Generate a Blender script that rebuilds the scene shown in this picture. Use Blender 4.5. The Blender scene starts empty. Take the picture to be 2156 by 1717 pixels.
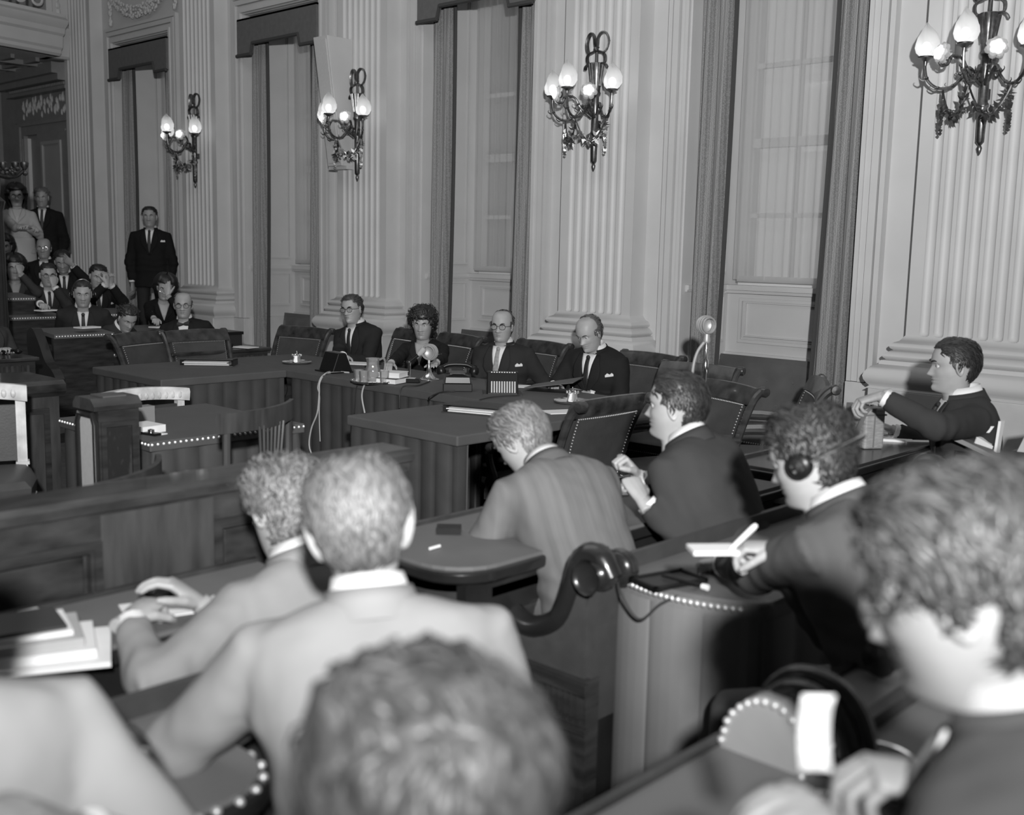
import bpy, bmesh, math, random
import numpy as np
from mathutils import Vector, Matrix, noise
random.seed(7); rng = np.random.default_rng(7)
S = bpy.context.scene
COL = S.collection
PI = math.pi
# ------------------------------------------------------------------ camera
HC = 1.68
FPX = 2310.1
YAW, PITCH, ROLL = math.radians(43.2498), math.radians(8.2254), math.radians(1.2163)
fw = Vector((-math.sin(YAW)*math.cos(PITCH), math.cos(YAW)*math.cos(PITCH), -math.sin(PITCH)))
rt0 = Vector((math.cos(YAW), math.sin(YAW), 0)); up0 = rt0.cross(fw)
rt = rt0*math.cos(ROLL)+up0*math.sin(ROLL); up = -rt0*math.sin(ROLL)+up0*math.cos(ROLL)
CAM = Vector((0, 0, HC))
cd = bpy.data.cameras.new('camera'); cam = bpy.data.objects.new('camera', cd); COL.objects.link(cam)
cam.matrix_world = Matrix(((rt.x, up.x, -fw.x, CAM.x), (rt.y, up.y, -fw.y, CAM.y), (rt.z, up.z, -fw.z, CAM.z), (0, 0, 0, 1)))
cd.sensor_fit = 'HORIZONTAL'; cd.sensor_width = 36.0; cd.lens = FPX/2156*36.0
cd.clip_start = 0.05; cd.clip_end = 100
cd.dof.use_dof = True; cd.dof.focus_distance = 7.6; cd.dof.aperture_fstop = 2.5; cd.dof.aperture_blades = 0
S.camera = cam
# ------------------------------------------------------------------ world, lights, exposure
w = bpy.data.worlds.new('world'); S.world = w; w.use_nodes = True
w.node_tree.nodes['Background'].inputs[0].default_value = (0.9, 0.9, 0.9, 1)
w.node_tree.nodes['Background'].inputs[1].default_value = 0.05
S.view_settings.view_transform = 'Standard'; S.view_settings.look = 'None'
S.view_settings.exposure = 0.0; S.view_settings.gamma = 1.0; S.view_settings.use_curve_mapping = False
def spot(name, loc, target, power, size, blend, rad):
    ld = bpy.data.lights.new(name, 'SPOT'); ld.energy = power; ld.spot_size = math.radians(size); ld.spot_blend = blend
    ld.shadow_soft_size = rad
    o = bpy.data.objects.new(name, ld); COL.objects.link(o); o.location = loc
    d = Vector(target)-Vector(loc); o.rotation_euler = d.to_track_quat('-Z', 'Y').to_euler(); return o
FLASH = CAM - Vector((fw.x, fw.y, 0)).normalized()*.95 + rt0*.2 + Vector((0, 0, .66))
_a, _e = math.radians(47), math.radians(18)
spot('press_flash', FLASH, FLASH + Vector((-math.sin(_a)*math.cos(_e), math.cos(_a)*math.cos(_e), math.sin(_e))), 2850, 114, 1.0, .07)
def area(name, loc, power, sx, sy, rot=(0, 0, 0)):
    ld = bpy.data.lights.new(name, 'AREA'); ld.shape = 'RECTANGLE'; ld.size = sx; ld.size_y = sy; ld.energy = power
    o = bpy.data.objects.new(name, ld); COL.objects.link(o); o.location = loc; o.rotation_euler = rot; return o
area('ceiling_fill', (-7.0, 3.0, 6.6), 70, 7, 3)  # added overhead fill light, no ceiling lamps in view
# ------------------------------------------------------------------ picture helpers (pixel of the 2156x1717 frame -> point at its own distance)
def ray(px, py): return fw + rt*((px-1078)/FPX) - up*((py-858.5)/FPX)
def onz(px, py, z): d = ray(px, py); return CAM + d*((z-HC)/d.z)
def onx(px, py, x): d = ray(px, py); return CAM + d*(x/d.x)
def ony(px, py, y): d = ray(px, py); return CAM + d*(y/d.y)
def ond(px, py, D): return CAM + ray(px, py)*D
# ------------------------------------------------------------------ materials
MATS = {}
def mat(name, c, rough=.6, metal=0.0, var=0.0, vscale=8.0, bump=0.0, bscale=60.0, spec=.5, stretch=None, coat=0.0, sheen=0.0, kind='noise'):
    if name in MATS: return MATS[name]
    m = bpy.data.materials.new(name); m.use_nodes = True; nt = m.node_tree; N = nt.nodes; L = nt.links
    b = N['Principled BSDF']; b.inputs['Base Color'].default_value = (c, c, c, 1)
    b.inputs['Roughness'].default_value = rough; b.inputs['Metallic'].default_value = metal
    b.inputs['Specular IOR Level'].default_value = spec; b.inputs['Coat Weight'].default_value = coat
    b.inputs['Sheen Weight'].default_value = sheen
    tc = N.new('ShaderNodeTexCoord'); mp = N.new('ShaderNodeMapping'); L.new(tc.outputs['Object'], mp.inputs[0])
    if stretch: mp.inputs['Scale'].default_value = stretch
    if var:
        if kind == 'wave':
            t = N.new('ShaderNodeTexWave'); t.inputs['Scale'].default_value = vscale; t.inputs['Distortion'].default_value = 6; t.inputs['Detail'].default_value = 4; t.inputs['Detail Scale'].default_value = 1.5
        else:
            t = N.new('ShaderNodeTexNoise'); t.inputs['Scale'].default_value = vscale; t.inputs['Detail'].default_value = 6
        L.new(mp.outputs[0], t.inputs['Vector'])
        r = N.new('ShaderNodeMapRange'); r.inputs[1].default_value = .25; r.inputs[2].default_value = .75
        r.inputs[3].default_value = max(0, c*(1-var)); r.inputs[4].default_value = min(1, c*(1+var))
        L.new(t.outputs['Fac'], r.inputs[0]); L.new(r.outputs[0], b.inputs['Base Color'])
    if bump:
        t2 = N.new('ShaderNodeTexNoise'); t2.inputs['Scale'].default_value = bscale; t2.inputs['Detail'].default_value = 3
        L.new(mp.outputs[0], t2.inputs['Vector'])
        bp = N.new('ShaderNodeBump'); bp.inputs['Strength'].default_value = bump; bp.inputs['Distance'].default_value = .004
        L.new(t2.outputs['Fac'], bp.inputs['Height']); L.new(bp.outputs[0], b.inputs['Normal'])
    MATS[name] = m; return m
def hairmat(name, c, var=.5, rough=.45):
    if name in MATS: return MATS[name]
    m = bpy.data.materials.new(name); m.use_nodes = True; nt = m.node_tree; N = nt.nodes; L = nt.links
    b = N['Principled BSDF']; b.inputs['Roughness'].default_value = rough; b.inputs['Specular IOR Level'].default_value = .6
    g = N.new('ShaderNodeNewGeometry'); r = N.new('ShaderNodeMapRange')
    r.inputs[3].default_value = c*(1-var); r.inputs[4].default_value = min(1, c*(1+var))
    L.new(g.outputs['Random Per Island'], r.inputs[0]); L.new(r.outputs[0], b.inputs['Base Color'])
    MATS[name] = m; return m
PAINT = mat('cream_paint', .51, .55, var=.05, vscale=3, bump=.08, bscale=25)
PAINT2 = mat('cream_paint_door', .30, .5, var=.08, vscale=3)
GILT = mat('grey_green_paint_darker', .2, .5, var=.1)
MARBLE = mat('pale_marble', .52, .35, var=.12, vscale=5, kind='noise')
DRAPE = mat('moire_drape', .2, .65, var=.2, vscale=14, stretch=(2, 2, 7), kind='wave', sheen=.2)
VALANCE = mat('dark_valance_cloth', .115, .8, var=.12, vscale=20)
FRINGE = mat('dark_fringe', .05, .9)
WOOD = mat('dark_mahogany', .035, .32, var=.55, vscale=5, stretch=(1, 1, 6), spec=.5, coat=.25)
WOODH = mat('dark_mahogany_lengthwise', .036, .3, var=.75, vscale=7, stretch=(2.2, .8, 2.2), coat=.2)
WOODB = mat('black_brown_wood', .018, .28, var=.4, vscale=6, coat=.4)
WOODM = mat('mid_brown_wood', .05, .4, var=.5, vscale=4, stretch=(5, 5, .8))
LEATHER = mat('dark_green_leather', .055, .5, var=.15, vscale=14, bump=.15, bscale=120)
LEATHERL = mat('worn_leather', .3, .45, var=.15, vscale=5)
VELVET = mat('dark_tufted_velvet', .08, .85, var=.2, vscale=6, sheen=.3)
CLOTH = mat('dark_table_cloth', .085, .7, var=.14, vscale=4, bump=.1, bscale=300)
SKIRT = mat('table_skirt_cloth', .055, .75, var=.15, vscale=8)
DESKTOP = mat('green_desk_leather', .13, .6, var=.1, vscale=6)
BRASS = mat('brass', .75, .42, .55)
NAILD = mat('dull_nail', .5, .45, .5)
SILVER = mat('silver', .85, .12, 1.0)
CHROME = mat('chrome', .75, .18, 1.0)
GILTB = mat('gilt_bronze_dark', .2, .4, 1.0, var=.4, vscale=40)
BLACK = mat('black_bakelite', .01, .34, spec=.3)
BLACKM = mat('matt_black', .015, .7)
RUBBER = mat('dark_cable', .03, .6)
WCABLE = mat('pale_cable', .5, .6)
PAPER = mat('white_paper', .8, .8, var=.04, vscale=10)
PAPERG = mat('grey_paper', .42, .8, var=.1)
FOLDER = mat('dark_folder', .035, .5)
GREYCLOTH = mat('grille_cloth', .5, .8, var=.06, vscale=60)
CARPET = mat('dark_carpet', .10, .95, var=.25, vscale=14, bump=.3, bscale=200)
PLASTER = mat('plaster_ornament', .5, .7)
WHITEP = mat('white_gold_paint', .62, .4, var=.35, vscale=12)
SHIRT = mat('white_shirt', .78, .8)
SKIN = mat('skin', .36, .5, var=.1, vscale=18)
SKIND = mat('skin_darker', .28, .5, var=.12, vscale=18)  # darker skin tone for some figures at the far end
EYEW = mat('eye_white', .6, .2); IRIS = mat('eye_iris', .02, .2)
LIPS = mat('lips', .26, .5)
def glass(name, fac, c=.9, rough=.03, milk=0.0):
    m = bpy.data.materials.new(name); m.use_nodes = True; nt = m.node_tree; N = nt.nodes; L = nt.links
    N.remove(N['Principled BSDF']); out = N['Material Output']
    t = N.new('ShaderNodeBsdfTransparent'); t.inputs[0].default_value = (c, c, c, 1)
    g = N.new('ShaderNodeBsdfGlossy'); g.inputs['Roughness'].default_value = rough
    fr = N.new('ShaderNodeFresnel'); fr.inputs[0].default_value = 1.45
    a = N.new('ShaderNodeMath'); a.operation = 'ADD'; a.inputs[1].default_value = fac; L.new(fr.outputs[0], a.inputs[0])
    mx = N.new('ShaderNodeMixShader'); L.new(a.outputs[0], mx.inputs[0]); L.new(t.outputs[0], mx.inputs[1]); L.new(g.outputs[0], mx.inputs[2])
    df = N.new('ShaderNodeBsdfDiffuse'); df.inputs[0].default_value = (.8, .8, .8, 1); m3 = N.new('ShaderNodeMixShader'); m3.inputs[0].default_value = milk
    L.new(mx.outputs[0], m3.inputs[1]); L.new(df.outputs[0], m3.inputs[2])
    L.new(m3.outputs[0], out.inputs[0]); MATS[name] = m; return m
GLASS = glass('clear_glass', .12, milk=.16)
PANE = glass('window_pane_glass', .03, .8)
def frosted(name, tr, dc=.55):
    m = bpy.data.materials.new(name); m.use_nodes = True; nt = m.node_tree; N = nt.nodes; L = nt.links
    N.remove(N['Principled BSDF']); out = N['Material Output']
    t = N.new('ShaderNodeBsdfTransparent'); a = N.new('ShaderNodeBsdfTranslucent'); d = N.new('ShaderNodeBsdfDiffuse')
    a.inputs[0].default_value = (.9, .9, .9, 1); d.inputs[0].default_value = (dc, dc, dc, 1)
    m1 = N.new('ShaderNodeMixShader'); m1.inputs[0].default_value = .25; L.new(a.outputs[0], m1.inputs[1]); L.new(d.outputs[0], m1.inputs[2])
    m2 = N.new('ShaderNodeMixShader'); m2.inputs[0].default_value = tr; L.new(m1.outputs[0], m2.inputs[1]); L.new(t.outputs[0], m2.inputs[2])
    L.new(m2.outputs[0], out.inputs[0]); MATS[name] = m; return m
FROST = frosted('frosted_flame_glass', .22, .6)
SHEER = frosted('sheer_net', .30, .8)
def emit(name, s):
    m = bpy.data.materials.new(name); m.use_nodes = True; nt = m.node_tree; N = nt.nodes
    b = N['Principled BSDF']; b.inputs['Base Color'].default_value = (.8, .8, .8, 1); b.inputs['Emission Color'].default_value = (1, 1, 1, 1); b.inputs['Emission Strength'].default_value = s
    MATS[name] = m; return m
BULB = emit('lit_bulb', 5.0)
DAY = emit('courtyard_wall_glow', .42)  # emission stands in for daylight on the wall outside
# ------------------------------------------------------------------ mesh builder
class MB:
    def __init__(s): s.v = []; s.f = []; s.m = []; s.n = 0
    def add(s, V, F, mi=0, M=None):
        if M is not None: V = [M @ Vector(p) for p in V]
        s.v += [tuple(p) for p in V]; n = s.n
        s.f += [tuple(i+n for i in f) for f in F]; s.m += [mi]*len(F); s.n += len(V)
    def box(s, a, b, mi=0, M=None):
        x0, y0, z0 = [min(a[i], b[i]) for i in range(3)]; x1, y1, z1 = [max(a[i], b[i]) for i in range(3)]
        s.add([(x0, y0, z0), (x1, y0, z0), (x1, y1, z0), (x0, y1, z0), (x0, y0, z1), (x1, y0, z1), (x1, y1, z1), (x0, y1, z1)],
              [(3, 2, 1, 0), (4, 5, 6, 7), (0, 1, 5, 4), (1, 2, 6, 5), (2, 3, 7, 6), (3, 0, 4, 7)], mi, M)
    def loft(s, rings, mi=0, M=None, caps=True, closed=True):
        V = [p for r in rings for p in r]; n = len(rings[0]); F = []
        for i in range(len(rings)-1):
            for j in range(n if closed else n-1):
                k = (j+1) % n; F.append((i*n+j, i*n+k, (i+1)*n+k, (i+1)*n+j))
        if caps: F.append(tuple(range(n))[::-1]); F.append(tuple((len(rings)-1)*n+j for j in range(n)))
        s.add(V, F, mi, M)
    def tube(s, path, r, seg=8, mi=0, M=None, caps=True, flat=None, upv=None):
        P = [Vector(p) for p in path]; n = len(P); R = r if hasattr(r, '__len__') else [r]*n
        T = []
        for i in range(n):
            t = (P[min(i+1, n-1)]-P[max(i-1, 0)]); T.append(t.normalized() if t.length > 1e-9 else Vector((0, 0, 1)))
        u = Vector(upv) if upv else (Vector((0, 0, 1)) if abs(T[0].z) < .9 else Vector((1, 0, 0)))
        rings = []
        for i in range(n):
            u = u - T[i]*u.dot(T[i])
            if u.length < 1e-6: u = T[i].orthogonal()
            u.normalize(); b = T[i].cross(u)
            a1, a2 = R[i], R[i]*(flat if flat else 1)
            rings.append([P[i]+u*(a1*math.cos(2*PI*j/seg))+b*(a2*math.sin(2*PI*j/seg)) for j in range(seg)])
        s.loft(rings, mi, M, caps)
    def lathe(s, prof, seg=20, mi=0, M=None, c=(0, 0, 0), caps=False):
        rings = [[(c[0]+r*math.cos(2*PI*j/seg), c[1]+r*math.sin(2*PI*j/seg), c[2]+z) for j in range(seg)] for r, z in prof]
        s.loft(rings, mi, M, caps)
    def prism(s, poly, z0, z1, mi=0, M=None):
        s.loft([[(x, y, z0) for x, y in poly], [(x, y, z1) for x, y in poly]], mi, M)
    def ball(s, c, r, seg=10, rings=6, mi=0, M=None):
        r = r if hasattr(r, '__len__') else (r, r, r)
        s.loft([[(c[0]+r[0]*math.sin(max(.02, PI*i/rings) if i < rings else PI-.02)*math.cos(2*PI*j/seg), c[1]+r[1]*math.sin(max(.02, PI*i/rings) if i < rings else PI-.02)*math.sin(2*PI*j/seg), c[2]-r[2]*math.cos(PI*i/rings)) for j in range(seg)] for i in range(rings+1)], mi, M)
    def grid(s, P, mi=0, M=None):
        nu, nv = len(P), len(P[0])
        s.add([p for r in P for p in r], [(i*nv+j, i*nv+j+1, (i+1)*nv+j+1, (i+1)*nv+j) for i in range(nu-1) for j in range(nv-1)], mi, M)
    def mesh(s, name, mats, smooth=True, angle=40, fix=False):
        me = bpy.data.meshes.new(name); me.from_pydata(s.v, [], s.f)
        for m in (mats if isinstance(mats, (list, tuple)) else [mats]): me.materials.append(m)
        me.polygons.foreach_set('material_index', s.m)
        if fix:
            bm = bmesh.new(); bm.from_mesh(me); bmesh.ops.recalc_face_normals(bm, faces=bm.faces); bm.to_mesh(me); bm.free()
        if smooth:
            me.shade_smooth()
            try: me.set_sharp_from_angle(angle=math.radians(angle))
            except Exception: pass
        me.update(); return me
    def build(s, name, mats, parent=None, smooth=True, angle=40, bevel=0, loc=None, fix=False, **tags):
        o = bpy.data.objects.new(name, s.mesh(name, mats, smooth, angle, fix)); COL.objects.link(o)
        if parent: o.parent = parent
        if loc is not None: o.location = loc
        if bevel:
            md = o.modifiers.new('bevel', 'BEVEL'); md.width = bevel; md.segments = 2; md.limit_method = 'ANGLE'; md.angle_limit = math.radians(50)
        for k, v in tags.items(): o[k] = v
        return o
def tag(o, label=None, cat=None, group=None, kind=None):
    if label: o['label'] = label
    if cat: o['category'] = cat
    if group: o['group'] = group
    if kind: o['kind'] = kind
    return o
def empty(name, loc=(0, 0, 0), rz=0, label=None, cat=None, group=None):
    o = bpy.data.objects.new(name, None); COL.objects.link(o); o.location = loc; o.rotation_euler = (0, 0, rz); o.empty_display_size = .1
    return tag(o, label, cat, group)
KIDS = {}
def copy_tree(o, parent=None, kids=None):
    c = o.copy(); COL.objects.link(c)
    if parent: c.parent = parent
    for ch in o.children: copy_tree(ch, c)
    return c
def T(x=0, y=0, z=0): return Matrix.Translation((x, y, z))
def RZ(a): return Matrix.Rotation(a, 4, 'Z')
def RX(a): return Matrix.Rotation(a, 4, 'X')
def RY(a): return Matrix.Rotation(a, 4, 'Y')
def arc(c, r, a0, a1, n, plane='xz'):
    out = []
    for i in range(n+1):
        a = a0+(a1-a0)*i/n; p, q = r*math.cos(a), r*math.sin(a)
        out.append(Vector(c)+(Vector((p, 0, q)) if plane == 'xz' else Vector((p, q, 0)) if plane == 'xy' else Vector((0, p, q))))
    return out
def bez(pts, n=24):
    P = [Vector(p) for p in pts]; out = []
    for i in range(len(P)-1):
        p0, p1, p2, p3 = P[max(i-1, 0)], P[i], P[i+1], P[min(i+2, len(P)-1)]
        k = max(2, n//(len(P)-1))
        for j in range(k):
            t = j/k; out.append(.5*((2*p1)+(p2-p0)*t+(2*p0-5*p1+4*p2-p3)*t*t+(3*p1-p0-3*p2+p3)*t**3))
    out.append(P[-1]); return out
# ================================================================== the room
YW, YV, YR = 7.0, 7.62, 6.83          # casing plane, window plane, pilaster front
XL = [-13.81, -10.882, -7.946, -5.006]
OPEN = [(x+.19, x+1.575) for x in XL]
ZTOP = 4.13                            # head of the openings
ZS = 1.435
fl = MB(); fl.box((-19, -4, -.2), (4.5, 8, 0)); fl.build('floor', CARPET, kind='structure')
ce = MB(); ce.box((-19, -4, 7.2), (4.5, 8, 7.4)); ce.build('ceiling', PAINT, kind='structure')
wb = MB()
edges = [-19] + [e for o in OPEN for e in o] + [4.5]
for i in range(0, len(edges), 2): wb.box((edges[i], YW, 0), (edges[i+1], 8.0, 7.2))
for a, b in OPEN:
    wb.box((a, YW, ZTOP+.0), (b, 8.0, 7.2)); wb.box((a, YV, 0), (b, 8.0, ZS-.03))
wall = wb.build('wall_back', PAINT, smooth=False, kind='structure')
# marble dado, block by block
def block(x0, x1, y0, y1, z0, z1):
    m = MB(); g = .004; m.box((x0+g, y0, z0+g), (x1-g, y1, z1-g)); m.build('marble_block', MARBLE, wall, smooth=False, bevel=.004)
pier_edges = [(-17.6, OPEN[0][0])]+[(OPEN[k][1], OPEN[k+1][0]) for k in range(3)]+[(OPEN[3][1], 1.0)]
for a, b in pier_edges:
    x = a
    while x < b-.01:
        x1 = min(b, x+.62)
        if b-x1 < .25: x1 = b
        block(x, x1, 6.93, 7.02, 0, .5); block(x, x1, 6.93, 7.02, .5, .845); x = x1
for k in range(4):
    a, b = OPEN[k]
    block(a, (a+b)/2, YV-.05, YV+.02, 0, .86); block((a+b)/2, b, YV-.05, YV+.02, 0, .86)
    block(a, a+.04, 7.03, YV-.05, 0, .86)
def ring_stack(m, x0, x1, yf, yb, prof, mi=0):
    m.loft([[(x0-o, yb, z), (x0-o, yf-o, z), (x1+o, yf-o, z), (x1+o, yb, z)] for z, o in prof], mi, None, True)
TOR = lambda z0, z1, o0, bulge, n=6: [(z0+(z1-z0)*i/n, o0+bulge*math.sin(PI*i/n)) for i in range(n+1)]
def pilaster(x0, x1, ztop=7.2, zb=1.165, label=None):
    nfl = 7; mar = .075; pitch = (x1-x0-2*mar)/nfl; R = pitch*.36
    xs = [x0, x0+.02]
    for k in range(nfl):
        c = x0+mar+pitch*(k+.5); xs += [c+R*math.sin(PI/2*t) for t in (-1.001, -.97, -.8, -.55, -.25, 0, .25, .55, .8, .97, 1.001)]
    xs += [x1-.02, x1]
    zs = [zb-.02, zb+.012] + [zb+.02+R*(1-math.cos(PI/2*t)) for t in (.0, .2, .45, .7, 1.0)] + [1.9, ztop]
    P = []
    for z in zs:
        row = []
        for x in xs:
            d = 0; j = min(nfl-1, max(0, int((x-x0-mar)/pitch))); c = x0+mar+pitch*(j+.5)
            h = max(0, (zb+.02+R)-z); q = R*R-(x-c)**2-h*h
            if q > 0: d = math.sqrt(q)*.8
            row.append((x, YR+d, z))
        P.append(row)
    m = MB(); m.grid(P)
    m.box((x0, YR, zb-.03), (x0+.0005, YW, ztop)); m.box((x1-.0005, YR, zb-.03), (x1, YW, ztop))
    ring_stack(m, x0, x1, YR, YW, [(.845, .17)] + TOR(.86, .985, .15, .035) + [(1.0, .115), (1.025, .105)] + TOR(1.03, 1.075, .08, .02) + [(1.085, .065)] + TOR(1.09, 1.14, .05, .022) + [(1.15, .025), (1.185, 0)])
    o = m.build(f'trim_{len([x for x in bpy.data.objects if x.name.startswith("trim_")])+1}', PAINT, angle=35, kind='structure'); return o
PIL = [(-14.72, -13.97), (-11.79, -11.05), (-8.855, -8.115), (-5.93, -5.19), (-2.985, -2.2)]
for a, b in PIL: pilaster(a, b)
# plinth blocks of marble under each pilaster
for a, b in PIL:
    m = MB(); m.box((a-.15, 6.66, 0), (b+.15, 6.94, .845)); m.build('marble_block', MARBLE, wall, smooth=False, bevel=.006)
# casings round the openings and the windows themselves
def frame_ring(m, x0, x1, z0, z1, wd, y0, y1, bottom=True, mi=0):
    m.box((x0, y0, z0), (x0+wd, y1, z1), mi); m.box((x1-wd, y0, z0), (x1, y1, z1), mi); m.box((x0+wd, y0, z1-wd), (x1-wd, y1, z1), mi)
    if bottom: m.box((x0+wd, y0, z0), (x1-wd, y1, z0+wd), mi)
def frame_ring_y(m, y0, y1, z0, z1, wd, x0, x1):
    m.box((x0, y0, z0), (x1, y0+wd, z1)); m.box((x0, y1-wd, z0), (x1, y1, z1)); m.box((x0, y0+wd, z1-wd), (x1, y1-wd, z1)); m.box((x0, y0+wd, z0), (x1, y1-wd, z0+wd))
for k in range(4):
    a, b = XL[k], XL[k]+1.765; oa, ob = OPEN[k]
    m = MB()
    for (d0, wd, y) in ((0, .035, 6.93), (.035, .012, 6.955), (.047, .05, 6.925), (.097, .012, 6.96), (.109, .04, 6.945), (.149, .03, 6.93), (.179, .015, 6.96)):
        frame_ring(m, a+d0, b-d0, .845, ZTOP+.2-d0, wd, y, 7.01, False)
    m.build(f'trim_{k+6}', PAINT, smooth=False, kind='structure')
    # window: reveal panels, sill, sashes, panes
    m = MB()
    for side, x0 in ((0, oa), (1, ob)):
        s = 1 if side == 0 else -1
        for z0, z1 in ((1.52, 4.05), (.98, 1.36)):
            for wd, t, ins in ((.02, .018, .06), (.012, .01, .085)):
                frame_ring_y(m, 7.06+ins, YV-ins, z0, z1, wd, x0, x0+s*t)
        m.box((x0, 7.02, 1.40), (x0+s*.03, YV, ZS)); m.box((x0, 7.02, 1.385), (x0+s*.018, YV, 1.40))
    m.box((oa, YV-.07, 1.395), (ob, YV+.1, ZS)); m.box((oa, YV-.045, 1.37), (ob, YV, 1.395)); m.box((oa, YV-.02, .86), (ob, YV, .9))
    for wd, t, ins in ((.025, .022, .12), (.012, .012, .155), (.01, .02, .17)):
        frame_ring(m, oa+ins, ob-ins, .86+ins, 1.4-ins*.55, wd, YV-t, YV+.01)
    win = m.build(f'window_{k+1}', PAINT, smooth=False, kind='structure')
    m = MB(); wa, wb_ = oa+.06, ob-.06; frame_ring(m, wa, wb_, ZS, ZTOP, .07, 7.66, 7.78)
    m.build('window_frame', PAINT, win, smooth=False)
    pw = (wb_-wa-.14)/3; rows = [ZS+.07, 2.0, 2.55, 2.62, 3.2, ZTOP-.07]
    m = MB()
    for j in (1, 2): m.box((wa+.07+pw*j-.016, 7.68, ZS+.07), (wa+.07+pw*j+.016, 7.72, ZTOP-.07))
    for z in (1.98, 2.52, 3.12): m.box((wa+.07, 7.675, z-.018), (wb_-.07, 7.725, z+.018))
    m.box((wa+.07, 7.66, 2.5), (wb_-.07, 7.74, 2.57))
    m.build('sash_bars', PAINT, win, smooth=False)
    zz = [ZS+.07, 1.98, 2.52, 3.12, ZTOP-.07]
    for j in range(3):
        for r in range(4):
            m = MB(); m.box((wa+.07+pw*j, 7.7, zz[r]), (wa+.07+pw*(j+1), 7.704, zz[r+1])); m.build('pane', PANE, win, smooth=False)
m = MB(); m.box((-15, 9.2, 0), (-1, 9.3, 7)); 
for x in np.arange(-15, -1, 1.1): m.box((x, 9.12, 1.2), (x+.5, 9.2, 2.6)); m.box((x, 9.12, 3.2), (x+.5, 9.2, 4.4))
m.build('wall_courtyard', DAY, smooth=False, kind='structure')
# --- curtains, valances, nets
def drape(name, x0, x1, y, z0, z1, folds, depth, x0b=None, x1b=None, edge=0, nz=10, matl=DRAPE, label='', grp=None, cat='curtain', fr=True):
    x0b = x0 if x0b is None else x0b; x1b = x1 if x1b is None else x1b
    nx = int(folds*16); P = []
    for i in range(nz+1):
        t = i/nz; z = z1+(z0-z1)*t; row = []
        for j in range(nx+1):
            s = j/nx; xa = x0+(x0b-x0)*t**1.5; xb = x1+(x1b-x1)*t**1.5
            d = depth*(.6+.4*t)*(math.sin(s*folds*2*PI+.6*math.sin(3*t+s*4))+.3*math.sin(s*folds*4.7*PI+2*t))
            row.append((xa+(xb-xa)*s, y+d, z))
        P.append(row)
    m = MB(); m.grid(P); o = m.build(name, matl, angle=180); o.modifiers.new('thickness', 'SOLIDIFY').thickness = .006
    tag(o, label, cat, grp)
    if fr:
        m = MB(); j = -1 if edge > 0 else 0
        pth = [Vector(r[j])+Vector((0, -.005, 0)) for r in P]
        m.tube(pth, .018, 6); m.build('fringe', FRINGE, o)
    return o
ORD = ['first', 'second', 'third', 'fourth']
WN = ['window behind the standing usher', 'window beside the tilted wall speaker', 'tall window left of the table woman\'s neighbours', 'window above the tufted sofa']
WN = ['window where the usher stands', 'window next to the tilted column speaker', 'window between the second and third lit sconces', 'window above the tufted sofa']
for k in range(4):
    oa, ob = OPEN[k]
    g = 'tall window drapes'
    drape('curtain', oa+.02, oa+.31, 7.06, .02, ZTOP-.05, 2.5, .055, oa+.0, oa+.27, 1, label=f'dark drape, far side of the {WN[k]}', grp=g)
    drape('curtain', ob-.27, ob-.01, 7.06, .02, ZTOP-.05, 2.5, .055, ob-.36, ob-.03, -1, label=f'dark drape, near side of the {WN[k]}', grp=g)
    m = MB(); xs = np.linspace(oa+.07, ob-.05, 90)
    m.grid([[(x, 7.57+.018*math.sin(i*1.15)+.012*math.sin(i*.37+k), z) for i, x in enumerate(xs)] for z in (ZTOP-.1, 3.0, 2.0, ZS+.045)])
    o = tag(m.build('net_curtain', SHEER, angle=180), f'white sheer net curtain across the {WN[k]}', 'net curtain', 'sheer window nets')
    m = MB(); m.box((oa+.12, 7.545, ZS+.03), (ob-.1, 7.56, ZS+.075)); m.build('hem', SHEER, o)
    # valance: board covered with cloth, stepped lower edge, fringe; a swallowtail drop at either end
    a, b = oa-.02, ob+.02; zt, zm, zd = 4.075, 3.81, 3.70; wdrop = .27
    poly = [(a, zt), (b, zt), (b, zd), (b-wdrop, zd), (b-wdrop-.03, zm), (a+wdrop+.03, zm), (a+wdrop, zd), (a, zd)]
    m = MB(); M = Matrix(((1, 0, 0, 0), (0, 0, 1, 0), (0, 1, 0, 0), (0, 0, 0, 1)))
    m.prism(poly, 6.9, 6.925, 0, M); m.box((a, 6.925, zd), (a+.02, 7.02, zt)); m.box((b-.02, 6.925, zd), (b, 7.02, zt)); m.box((a, 6.9, zt-.02), (b, 7.02, zt))
    if k == 3: pass
    v = tag(m.build('valance', VALANCE, smooth=False), f'dark stepped cloth valance heading the {WN[k]}', 'valance', 'window valances')
    m = MB(); m.tube([(x, 6.895, z-.008) for x, z in ((a, zd), (a+wdrop, zd), (a+wdrop+.03, zm), (b-wdrop-.03, zm), (b-wdrop, zd), (b, zd))], .02, 6)
    m.build('fringe', FRINGE, v)
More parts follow.
